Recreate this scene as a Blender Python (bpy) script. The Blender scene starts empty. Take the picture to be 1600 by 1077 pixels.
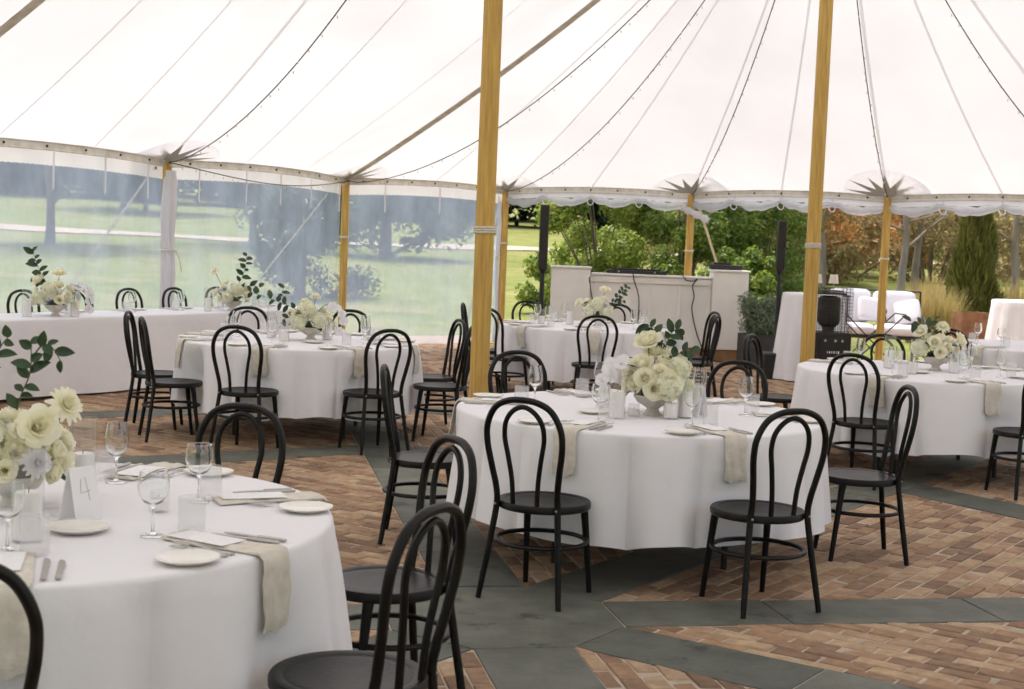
import bpy, math, random
import numpy as np
from mathutils import Vector, Matrix

random.seed(7)
scn = bpy.context.scene
COL = scn.collection
PI = math.pi

# ------------------------------------------------------------------ camera
cam = bpy.data.cameras.new("camera")
cam.sensor_width = 36.0
cam.lens = 50.4
cam.clip_end = 2000
cam.dof.use_dof = True
cam.dof.focus_distance = 7.6
cam.dof.aperture_fstop = 6.3
camo = bpy.data.objects.new("camera", cam)
COL.objects.link(camo)
PITCH, ROLL, CAMZ = 0.0733, 0.0395, 1.604
fw = Vector((0, math.cos(PITCH), -math.sin(PITCH)))
up0 = Vector((0, math.sin(PITCH), math.cos(PITCH)))
r0 = Vector((1, 0, 0))
rt = r0 * math.cos(ROLL) + up0 * math.sin(ROLL)
up = -r0 * math.sin(ROLL) + up0 * math.cos(ROLL)
M = Matrix(((rt.x, up.x, -fw.x), (rt.y, up.y, -fw.y), (rt.z, up.z, -fw.z)))
camo.matrix_world = Matrix.Translation((0, 0, CAMZ)) @ M.to_4x4()
scn.camera = camo

# ------------------------------------------------------------------ sky, sun, exposure
SUN_EL, SUN_AZ = math.radians(74), math.radians(325)      # azimuth clockwise from +y
world = bpy.data.worlds.new("World")
scn.world = world
world.use_nodes = True
nt = world.node_tree
bg = nt.nodes["Background"]
sky = nt.nodes.new("ShaderNodeTexSky")
sky.sky_type = 'NISHITA'
sky.sun_disc = False
sky.sun_elevation = SUN_EL
sky.sun_rotation = SUN_AZ
sky.dust_density = 6.0
sky.ozone_density = 0.6
sky.air_density = 0.8
nt.links.new(sky.outputs[0], bg.inputs[0])
bg.inputs[1].default_value = 0.15
sun = bpy.data.lights.new("sun", 'SUN')
sun.energy = 1.5
sun.angle = math.radians(20)
sun.color = (1.0, 0.93, 0.82)
suno = bpy.data.objects.new("sun", sun)
COL.objects.link(suno)
sd = Vector((math.sin(SUN_AZ) * math.cos(SUN_EL), math.cos(SUN_AZ) * math.cos(SUN_EL), math.sin(SUN_EL)))
suno.rotation_euler = (-sd).to_track_quat('-Z', 'Y').to_euler()
scn.view_settings.view_transform = 'Standard'
scn.view_settings.look = 'None'
scn.view_settings.gamma = 1.0
scn.view_settings.use_curve_mapping = False
scn.view_settings.exposure = 1.28
cy = scn.cycles
cy.use_denoising = True
cy.max_bounces = 14
cy.diffuse_bounces = 6
cy.glossy_bounces = 4
cy.transmission_bounces = 8
cy.transparent_max_bounces = 24
cy.sample_clamp_indirect = 8.0
cy.use_adaptive_sampling = True
cy.adaptive_threshold = 0.02

# ------------------------------------------------------------------ mesh helpers
def cr(pts, n=6, closed=False):
    """Catmull-Rom through pts."""
    P = [Vector(p) for p in pts]
    out = []
    m = len(P)
    for i in range(m if closed else m - 1):
        if closed:
            a, b, c, d = P[(i - 1) % m], P[i], P[(i + 1) % m], P[(i + 2) % m]
        else:
            a, b, c, d = P[max(i - 1, 0)], P[i], P[i + 1], P[min(i + 2, m - 1)]
        for k in range(n):
            t = k / n
            out.append(0.5 * ((2 * b) + (c - a) * t + (2 * a - 5 * b + 4 * c - d) * t * t + (3 * b - a - 3 * c + d) * t ** 3))
    if not closed:
        out.append(P[-1].copy())
    return out


class MB:
    def __init__(s):
        s.v, s.f, s.mi = [], [], []

    def add(s, vs, fs, mi=0):
        o = len(s.v)
        s.v += [tuple(x) for x in vs]
        s.f += [tuple(i + o for i in f) for f in fs]
        s.mi += [mi] * len(fs)

    def box(s, c, size, rz=0.0, ch=0.0, mi=0):
        hx, hy, hz = size[0] / 2, size[1] / 2, size[2] / 2
        ca, sa = math.cos(rz), math.sin(rz)
        def T(x, y, z):
            return (c[0] + x * ca - y * sa, c[1] + x * sa + y * ca, c[2] + z)
        if ch <= 0:
            vs = [T(x, y, z) for z in (-hz, hz) for y in (-hy, hy) for x in (-hx, hx)]
            fs = [(0, 2, 3, 1), (4, 5, 7, 6), (0, 1, 5, 4), (2, 6, 7, 3), (0, 4, 6, 2), (1, 3, 7, 5)]
            s.add(vs, fs, mi)
            return
        ch = min(ch, hx * .9, hy * .9, hz * .9)
        vs, idx = [], {}
        for sx in (-1, 1):
            for sy in (-1, 1):
                for sz in (-1, 1):
                    for ax in range(3):
                        x, y, z = sx * hx, sy * hy, sz * hz
                        if ax != 0: x -= sx * ch
                        if ax != 1: y -= sy * ch
                        if ax != 2: z -= sz * ch
                        idx[(sx, sy, sz, ax)] = len(vs)
                        vs.append(T(x, y, z))
        fs = []
        def F(keys):
            fs.append(tuple(idx[k] for k in keys))
        for g in (-1, 1):
            q = [(g, -1, -1, 0), (g, 1, -1, 0), (g, 1, 1, 0), (g, -1, 1, 0)]
            F(q if g > 0 else q[::-1])
            q = [(-1, g, -1, 1), (-1, g, 1, 1), (1, g, 1, 1), (1, g, -1, 1)]
            F(q if g > 0 else q[::-1])
            q = [(-1, -1, g, 2), (1, -1, g, 2), (1, 1, g, 2), (-1, 1, g, 2)]
            F(q if g > 0 else q[::-1])
        for a in (-1, 1):
            for b in (-1, 1):
                F([(a, b, -1, 0), (a, b, 1, 0), (a, b, 1, 1), (a, b, -1, 1)])
                F([(a, -1, b, 0), (a, 1, b, 0), (a, 1, b, 2), (a, -1, b, 2)])
                F([(-1, a, b, 1), (1, a, b, 1), (1, a, b, 2), (-1, a, b, 2)])
                for cc in (-1, 1):
                    F([(a, b, cc, 0), (a, b, cc, 1), (a, b, cc, 2)])
        s.add(vs, fs, mi)

    def tube(s, path, rad, seg=8, closed=False, mi=0, cap=True, phase=0.0, flat=1.0):
        P = [Vector(p) for p in path]
        n = len(P)
        R = rad if isinstance(rad, (list, tuple)) else [rad] * n
        vs, fs = [], []
        t0 = (P[1] - P[0]).normalized()
        ref = Vector((0, 0, 1)) if abs(t0.z) < .9 else Vector((1, 0, 0))
        u = t0.cross(ref).normalized()
        for i in range(n):
            if closed:
                t = (P[(i + 1) % n] - P[i - 1]).normalized()
            else:
                t = (P[min(i + 1, n - 1)] - P[max(i - 1, 0)]).normalized()
            u = (u - t * u.dot(t)).normalized()
            w = t.cross(u)
            for k in range(seg):
                a = 2 * PI * k / seg + phase
                vs.append(P[i] + (u * math.cos(a) + w * math.sin(a) * flat) * R[i])
        m = n if closed else n - 1
        for i in range(m):
            j = (i + 1) % n
            for k in range(seg):
                l = (k + 1) % seg
                fs.append((i * seg + k, i * seg + l, j * seg + l, j * seg + k))
        if cap and not closed:
            fs.append(tuple(range(seg))[::-1])
            fs.append(tuple((n - 1) * seg + k for k in range(seg)))
        s.add(vs, fs, mi)

    def lathe(s, prof, seg=24, c=(0, 0, 0), mi=0, closed=False):
        vs, fs = [], []
        ring = []
        for (r, z) in prof:
            if r < 1e-6:
                ring.append([len(vs)])
                vs.append((c[0], c[1], c[2] + z))
            else:
                ring.append(list(range(len(vs), len(vs) + seg)))
                vs += [(c[0] + r * math.cos(2 * PI * k / seg), c[1] + r * math.sin(2 * PI * k / seg), c[2] + z) for k in range(seg)]
        rr = list(zip(ring, ring[1:])) + ([(ring[-1], ring[0])] if closed else [])
        for A, B in rr:
            for k in range(seg):
                l = (k + 1) % seg
                if len(A) == 1 and len(B) == 1: continue
                if len(A) == 1: fs.append((A[0], B[l], B[k]))
                elif len(B) == 1: fs.append((A[k], A[l], B[0]))
                else: fs.append((A[k], A[l], B[l], B[k]))
        s.add(vs, fs, mi)

    def grid(s, fn, nu, nv, wrap=False, mi=0):
        vs = [fn(i / (nu if wrap else nu - 1), j / (nv - 1)) for j in range(nv) for i in range(nu)]
        fs = []
        for j in range(nv - 1):
            for i in range(nu if wrap else nu - 1):
                k = (i + 1) % nu
                fs.append((j * nu + i, j * nu + k, (j + 1) * nu + k, (j + 1) * nu + i))
        s.add(vs, fs, mi)

    def prism(s, outline, z0, z1, mi=0):
        n = len(outline)
        vs = [(x, y, z0) for x, y in outline] + [(x, y, z1) for x, y in outline]
        fs = [tuple(range(n))[::-1], tuple(range(n, 2 * n))] + [(i, (i + 1) % n, n + (i + 1) % n, n + i) for i in range(n)]
        s.add(vs, fs, mi)

    def mesh(s, name, mats, smooth=True, ang=40):
        me = bpy.data.meshes.new(name)
        me.from_pydata(s.v, [], s.f)
        if not isinstance(mats, (list, tuple)): mats = [mats]
        for m in mats: me.materials.append(m)
        if len(mats) > 1: me.polygons.foreach_set("material_index", s.mi)
        if smooth:
            me.polygons.foreach_set("use_smooth", [True] * len(s.f))
            if ang < 180: me.set_sharp_from_angle(angle=math.radians(ang))
        me.update()
        return me


def ob(name, me, parent=None, loc=(0, 0, 0), rz=0.0, rot=None, sc=None):
    o = bpy.data.objects.new(name, me)
    COL.objects.link(o)
    o.location = loc
    o.rotation_euler = rot if rot is not None else (0, 0, rz)
    if sc is not None: o.scale = sc if isinstance(sc, (tuple, list)) else (sc, sc, sc)
    if parent is not None: o.parent = parent
    return o


def tag(o, label, cat, group=None):
    o["label"] = label
    o["category"] = cat
    if group: o["group"] = group
    return o


def thing(name, label, cat, loc=(0, 0, 0), rz=0.0, group=None, sc=None):
    return tag(ob(name, None, None, loc, rz, sc=sc), label, cat, group)


def kind(o, k):
    o["kind"] = k
    return o


def np_mesh(name, V, F, mat, smooth=True):
    """V (n,3), F (m,4) arrays -> mesh"""
    me = bpy.data.meshes.new(name)
    k = F.shape[1]
    me.vertices.add(len(V)); me.vertices.foreach_set("co", V.astype(np.float32).ravel())
    me.loops.add(F.size); me.loops.foreach_set("vertex_index", F.astype(np.int32).ravel())
    me.polygons.add(len(F))
    me.polygons.foreach_set("loop_start", np.arange(0, F.size, k, dtype=np.int32))
    me.polygons.foreach_set("loop_total", np.full(len(F), k, dtype=np.int32))
    if smooth: me.polygons.foreach_set("use_smooth", np.ones(len(F), dtype=bool))
    me.materials.append(mat)
    me.update(calc_edges=True)
    me.validate()
    return me

# ------------------------------------------------------------------ materials
def newmat(name):
    m = bpy.data.materials.new(name)
    m.use_nodes = True
    return m, m.node_tree, m.node_tree.nodes["Principled BSDF"]


def sock(n, *names):
    for k in names:
        if k in n.inputs: return n.inputs[k]


def pm(name, col, rough=.6, col2=None, ns=6.0, stretch=(1, 1, 1), detail=5, bump=0.0, bs=None, bstretch=None, spec=.5,
       metal=0.0, coat=0.0, sheen=0.0, island=0.0, ramp=(.35, .65), coords='Object', bdist=.01):
    m, t, b = newmat(name)
    L = t.links.new
    b.inputs['Roughness'].default_value = rough
    b.inputs['Metallic'].default_value = metal
    sock(b, 'Specular IOR Level').default_value = spec
    if coat: b.inputs['Coat Weight'].default_value = coat; b.inputs['Coat Roughness'].default_value = .25
    if sheen: b.inputs['Sheen Weight'].default_value = sheen
    b.inputs['Base Color'].default_value = (*col, 1)
    tc = t.nodes.new("ShaderNodeTexCoord")
    def noise(scale, st, det):
        mp = t.nodes.new("ShaderNodeMapping"); mp.inputs['Scale'].default_value = st
        L(tc.outputs[coords], mp.inputs[0])
        n = t.nodes.new("ShaderNodeTexNoise"); n.inputs['Scale'].default_value = scale; n.inputs['Detail'].default_value = det
        L(mp.outputs[0], n.inputs['Vector'])
        return n
    out = None
    if col2 is not None:
        n = noise(ns, stretch, detail)
        r = t.nodes.new("ShaderNodeValToRGB")
        r.color_ramp.elements[0].position, r.color_ramp.elements[1].position = ramp
        r.color_ramp.elements[0].color = (*col, 1); r.color_ramp.elements[1].color = (*col2, 1)
        L(n.outputs[0], r.inputs[0])
        out = r.outputs[0]
    if island:
        g = t.nodes.new("ShaderNodeNewGeometry"); oi = t.nodes.new("ShaderNodeObjectInfo")
        ad = t.nodes.new("ShaderNodeMath"); ad.operation = 'ADD'
        fr = t.nodes.new("ShaderNodeMath"); fr.operation = 'FRACT'
        L(g.outputs['Random Per Island'], ad.inputs[0]); L(oi.outputs['Random'], ad.inputs[1]); L(ad.outputs[0], fr.inputs[0])
        mr = t.nodes.new("ShaderNodeMapRange"); mr.inputs['To Min'].default_value = 1 - island; mr.inputs['To Max'].default_value = 1 + island
        L(fr.outputs[0], mr.inputs[0])
        hs = t.nodes.new("ShaderNodeHueSaturation")
        L(mr.outputs[0], hs.inputs['Value'])
        if out: L(out, hs.inputs['Color'])
        else: hs.inputs['Color'].default_value = (*col, 1)
        out = hs.outputs[0]
    if out: L(out, b.inputs['Base Color'])
    if bump:
        n = noise(bs or ns * 4, bstretch or stretch, 6)
        bp = t.nodes.new("ShaderNodeBump"); bp.inputs['Strength'].default_value = bump; bp.inputs['Distance'].default_value = bdist
        L(n.outputs[0], bp.inputs['Height']); L(bp.outputs[0], b.inputs['Normal'])
    return m


def leafmat(name, c1, c2, trans=.35, rough=.5, c3=None):
    """leaf: diffuse/gloss + translucent, colour picked leaf by leaf"""
    m, t, b = newmat(name)
    L = t.links.new
    g = t.nodes.new("ShaderNodeNewGeometry"); oi = t.nodes.new("ShaderNodeObjectInfo")
    ad = t.nodes.new("ShaderNodeMath"); ad.operation = 'ADD'; fr = t.nodes.new("ShaderNodeMath"); fr.operation = 'FRACT'
    L(g.outputs['Random Per Island'], ad.inputs[0]); L(oi.outputs['Random'], ad.inputs[1]); L(ad.outputs[0], fr.inputs[0])
    r = t.nodes.new("ShaderNodeValToRGB")
    r.color_ramp.elements[0].color = (*c1, 1); r.color_ramp.elements[1].color = (*c2, 1)
    if c3: e = r.color_ramp.elements.new(.9); e.color = (*c2, 1); r.color_ramp.elements[-1].color = (*c3, 1)
    L(fr.outputs[0], r.inputs[0]); L(r.outputs[0], b.inputs['Base Color'])
    b.inputs['Roughness'].default_value = rough
    tl = t.nodes.new("ShaderNodeBsdfTranslucent"); L(r.outputs[0], tl.inputs[0])
    mx = t.nodes.new("ShaderNodeMixShader"); mx.inputs[0].default_value = trans
    L(b.outputs[0], mx.inputs[1]); L(tl.outputs[0], mx.inputs[2])
    L(mx.outputs[0], t.nodes["Material Output"].inputs[0])
    return m


def clothmat(name, col, trans, tcol=None, bump=.15, bs=900, rough=.9):
    m, t, b = newmat(name)
    L = t.links.new
    b.inputs['Base Color'].default_value = (*col, 1)
    b.inputs['Roughness'].default_value = rough
    sock(b, 'Specular IOR Level').default_value = .15
    tc = t.nodes.new("ShaderNodeTexCoord")
    n = t.nodes.new("ShaderNodeTexNoise"); n.inputs['Scale'].default_value = bs; n.inputs['Detail'].default_value = 2
    n2 = t.nodes.new("ShaderNodeTexNoise"); n2.inputs['Scale'].default_value = 5; n2.inputs['Detail'].default_value = 4
    L(tc.outputs['Object'], n.inputs[0]); L(tc.outputs['Object'], n2.inputs[0])
    mul = t.nodes.new("ShaderNodeMath"); mul.operation = 'MULTIPLY_ADD'; mul.inputs[1].default_value = .06
    L(n.outputs[0], mul.inputs[0]); L(n2.outputs[0], mul.inputs[2])
    bp = t.nodes.new("ShaderNodeBump"); bp.inputs['Strength'].default_value = bump; bp.inputs['Distance'].default_value = .02
    L(mul.outputs[0], bp.inputs['Height']); L(bp.outputs[0], b.inputs['Normal'])
    if trans > 0:
        tl = t.nodes.new("ShaderNodeBsdfTranslucent"); tl.inputs[0].default_value = (*(tcol or col), 1)
        mx = t.nodes.new("ShaderNodeMixShader"); mx.inputs[0].default_value = trans
        L(b.outputs[0], mx.inputs[1]); L(tl.outputs[0], mx.inputs[2])
        L(mx.outputs[0], t.nodes["Material Output"].inputs[0])
    return m


def vinylmat(name, veil, lo, hi):
    m, t, b = newmat(name)
    L = t.links.new
    b.inputs['Base Color'].default_value = (*veil, 1)
    b.inputs['Roughness'].default_value = .18
    tc = t.nodes.new("ShaderNodeTexCoord"); mp = t.nodes.new("ShaderNodeMapping")
    mp.inputs['Scale'].default_value = (1.1, 1.1, .55)
    L(tc.outputs['Object'], mp.inputs[0])
    n = t.nodes.new("ShaderNodeTexNoise"); n.inputs['Scale'].default_value = 2.2; n.inputs['Detail'].default_value = 8; n.inputs['Roughness'].default_value = .62
    L(mp.outputs[0], n.inputs[0])
    mr = t.nodes.new("ShaderNodeMapRange"); mr.inputs['From Min'].default_value = .3; mr.inputs['From Max'].default_value = .72
    mr.inputs['To Min'].default_value = lo; mr.inputs['To Max'].default_value = hi
    L(n.outputs[0], mr.inputs[0])
    bp = t.nodes.new("ShaderNodeBump"); bp.inputs['Strength'].default_value = .25; bp.inputs['Distance'].default_value = .03
    L(n.outputs[0], bp.inputs['Height']); L(bp.outputs[0], b.inputs['Normal'])
    tr = t.nodes.new("ShaderNodeBsdfTransparent"); tr.inputs[0].default_value = (.87, .92, .97, 1)
    tl = t.nodes.new("ShaderNodeBsdfTranslucent"); tl.inputs[0].default_value = (*veil, 1)
    m2 = t.nodes.new("ShaderNodeMixShader"); m2.inputs[0].default_value = .5
    L(b.outputs[0], m2.inputs[1]); L(tl.outputs[0], m2.inputs[2])
    mx = t.nodes.new("ShaderNodeMixShader")
    L(mr.outputs[0], mx.inputs[0]); L(tr.outputs[0], mx.inputs[1]); L(m2.outputs[0], mx.inputs[2])
    L(mx.outputs[0], t.nodes["Material Output"].inputs[0])
    return m


def glassmat(name, rough=0.0, frost=0.0, ior=1.45):
    m, t, b = newmat(name)
    L = t.links.new
    g = t.nodes.new("ShaderNodeBsdfGlass"); g.inputs['Roughness'].default_value = rough; g.inputs['IOR'].default_value = ior
    g.inputs[0].default_value = (.985, .99, .99, 1)
    o = g.outputs[0]
    if frost:
        tl = t.nodes.new("ShaderNodeBsdfTranslucent"); tl.inputs[0].default_value = (.9, .9, .92, 1)
        mx = t.nodes.new("ShaderNodeMixShader"); mx.inputs[0].default_value = frost
        L(o, mx.inputs[1]); L(tl.outputs[0], mx.inputs[2]); o = mx.outputs[0]
    L(o, t.nodes["Material Output"].inputs[0])
    return m


def thinglass(name, frost, facing, rough):
    """thin-walled glass: clear, a little milky, glossy at grazing angles"""
    m, t, b = newmat(name)
    L = t.links.new
    tr = t.nodes.new("ShaderNodeBsdfTransparent"); tr.inputs[0].default_value = (.985, .985, .985, 1)
    tl = t.nodes.new("ShaderNodeBsdfTranslucent"); tl.inputs[0].default_value = (.93, .93, .95, 1)
    df = t.nodes.new("ShaderNodeBsdfDiffuse"); df.inputs[0].default_value = (.93, .93, .95, 1)
    a = t.nodes.new("ShaderNodeMixShader"); a.inputs[0].default_value = .5
    L(tl.outputs[0], a.inputs[1]); L(df.outputs[0], a.inputs[2])
    c = t.nodes.new("ShaderNodeMixShader"); c.inputs[0].default_value = frost
    L(tr.outputs[0], c.inputs[1]); L(a.outputs[0], c.inputs[2])
    gl = t.nodes.new("ShaderNodeBsdfGlossy"); gl.inputs['Roughness'].default_value = rough
    lw = t.nodes.new("ShaderNodeLayerWeight"); lw.inputs['Blend'].default_value = .5
    pw = t.nodes.new("ShaderNodeMath"); pw.operation = 'POWER'; pw.inputs[1].default_value = 4.0; L(lw.outputs['Facing'], pw.inputs[0])
    ml = t.nodes.new("ShaderNodeMath"); ml.operation = 'MULTIPLY_ADD'; ml.inputs[1].default_value = .55; ml.inputs[2].default_value = .03; L(pw.outputs[0], ml.inputs[0])
    e = t.nodes.new("ShaderNodeMixShader")
    L(ml.outputs[0], e.inputs[0]); L(c.outputs[0], e.inputs[1]); L(gl.outputs[0], e.inputs[2])
    L(e.outputs[0], t.nodes["Material Output"].inputs[0])
    return m


def lawnmat():
    m, t, b = newmat("lawn_grass")
    L = t.links.new
    b.inputs['Roughness'].default_value = .95; sock(b, 'Specular IOR Level').default_value = .1
    tc = t.nodes.new("ShaderNodeTexCoord")
    def nz(sc, det, lo, hi):
        n = t.nodes.new("ShaderNodeTexNoise"); n.inputs['Scale'].default_value = sc; n.inputs['Detail'].default_value = det
        n.inputs['Roughness'].default_value = .65
        L(tc.outputs['Object'], n.inputs[0])
        r = t.nodes.new("ShaderNodeMapRange"); r.inputs['From Min'].default_value = lo; r.inputs['From Max'].default_value = hi
        L(n.outputs[0], r.inputs[0]); return r.outputs[0], n
    def mix(f, c1, c2):
        x = t.nodes.new("ShaderNodeMix"); x.data_type = 'RGBA'; L(f, x.inputs[0])
        for c, i in ((c1, 6), (c2, 7)):
            if isinstance(c, tuple): x.inputs[i].default_value = (*c, 1)
            else: L(c, x.inputs[i])
        return x.outputs[2]
    f1, _ = nz(.16, 6, .35, .65); f2, n2 = nz(1.7, 10, .36, .66); f3, _ = nz(5.5, 4, .60, .68); f4, _ = nz(.5, 3, .5, .72)
    c = mix(f1, (.125, .175, .04), (.215, .22, .075))
    c2 = mix(f2, (.085, .125, .028), (.26, .27, .10))
    x = t.nodes.new("ShaderNodeMix"); x.data_type = 'RGBA'; x.inputs[0].default_value = .5; L(c, x.inputs[6]); L(c2, x.inputs[7])
    c = mix(f4, x.outputs[2], (.25, .215, .10))
    c = mix(f3, c, (.13, .095, .04))
    L(c, b.inputs['Base Color'])
    bp = t.nodes.new("ShaderNodeBump"); bp.inputs['Strength'].default_value = .8; bp.inputs['Distance'].default_value = .08
    L(n2.outputs[0], bp.inputs['Height']); L(bp.outputs[0], b.inputs['Normal'])
    return m


def stonemat(name, base, hi, lo, patch, island, bscale, patch_rng=(.62, .74), grain=60.0, rough=.85, pscale=1.9):
    """brick or stone: piece-by-piece tone, mottling, grain, worn or stained patches with a shape of their own"""
    m, t, b = newmat(name)
    L = t.links.new
    b.inputs['Roughness'].default_value = rough; sock(b, 'Specular IOR Level').default_value = .3
    g = t.nodes.new("ShaderNodeNewGeometry"); oi = t.nodes.new("ShaderNodeObjectInfo")
    ad = t.nodes.new("ShaderNodeMath"); ad.operation = 'ADD'; fr = t.nodes.new("ShaderNodeMath"); fr.operation = 'FRACT'
    L(g.outputs['Random Per Island'], ad.inputs[0]); L(oi.outputs['Random'], ad.inputs[1]); L(ad.outputs[0], fr.inputs[0])
    def nz(sc, det, lo_, hi_):
        n = t.nodes.new("ShaderNodeTexNoise"); n.inputs['Scale'].default_value = sc; n.inputs['Detail'].default_value = det; n.inputs['Roughness'].default_value = .62
        L(g.outputs['Position'], n.inputs[0])
        r = t.nodes.new("ShaderNodeMapRange"); r.inputs['From Min'].default_value = lo_; r.inputs['From Max'].default_value = hi_
        L(n.outputs[0], r.inputs[0]); return r.outputs[0], n
    ramp = t.nodes.new("ShaderNodeValToRGB")
    e = ramp.color_ramp.elements
    e[0].color = (*lo, 1); e[1].color = (*hi, 1)
    x = e.new(.5); x.color = (*base, 1)
    L(fr.outputs[0], ramp.inputs[0])
    hs = t.nodes.new("ShaderNodeHueSaturation"); L(ramp.outputs[0], hs.inputs['Color'])
    fm, _ = nz(bscale, 7, .25, .75)
    mr = t.nodes.new("ShaderNodeMapRange"); mr.inputs['To Min'].default_value = 1 - island; mr.inputs['To Max'].default_value = 1 + island
    L(fm, mr.inputs[0])
    fl, _ = nz(.75, 6, .3, .7)                       # broad worn and grubby areas
    ml = t.nodes.new("ShaderNodeMapRange"); ml.inputs['To Min'].default_value = .66; ml.inputs['To Max'].default_value = 1.14
    L(fl, ml.inputs[0])
    pr = t.nodes.new("ShaderNodeMath"); pr.operation = 'MULTIPLY'; L(mr.outputs[0], pr.inputs[0]); L(ml.outputs[0], pr.inputs[1])
    L(pr.outputs[0], hs.inputs['Value'])
    fp, _ = nz(pscale, 9, *patch_rng)
    sc_ = t.nodes.new("ShaderNodeMath"); sc_.operation = 'MULTIPLY'; sc_.inputs[1].default_value = .75; L(fp, sc_.inputs[0])
    mx = t.nodes.new("ShaderNodeMix"); mx.data_type = 'RGBA'; L(sc_.outputs[0], mx.inputs[0]); L(hs.outputs[0], mx.inputs[6]); mx.inputs[7].default_value = (*patch, 1)
    L(mx.outputs[2], b.inputs['Base Color'])
    _, ng = nz(grain, 5, 0, 1)
    bp = t.nodes.new("ShaderNodeBump"); bp.inputs['Strength'].default_value = .55; bp.inputs['Distance'].default_value = .005
    L(ng.outputs[0], bp.inputs['Height']); L(bp.outputs[0], b.inputs['Normal'])
    return m


def canopymat():
    m = clothmat("sailcloth", (.82, .80, .81), .325, (.80, .775, .785), bump=.10, bs=300)
    t = m.node_tree; L = t.links.new
    tl = [n for n in t.nodes if n.type == 'BSDF_TRANSLUCENT'][0]
    tc = [n for n in t.nodes if n.type == 'TEX_COORD'][0]
    n = t.nodes.new("ShaderNodeTexNoise"); n.inputs['Scale'].default_value = .55; n.inputs['Detail'].default_value = 9; n.inputs['Roughness'].default_value = .6
    L(tc.outputs['Object'], n.inputs[0])
    r = t.nodes.new("ShaderNodeValToRGB"); r.color_ramp.elements[0].position = .3; r.color_ramp.elements[1].position = .7
    r.color_ramp.elements[0].color = (.63, .645, .665, 1); r.color_ramp.elements[1].color = (.77, .79, .81, 1)
    L(n.outputs[0], r.inputs[0]); L(r.outputs[0], tl.inputs[0])
    return m


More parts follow.
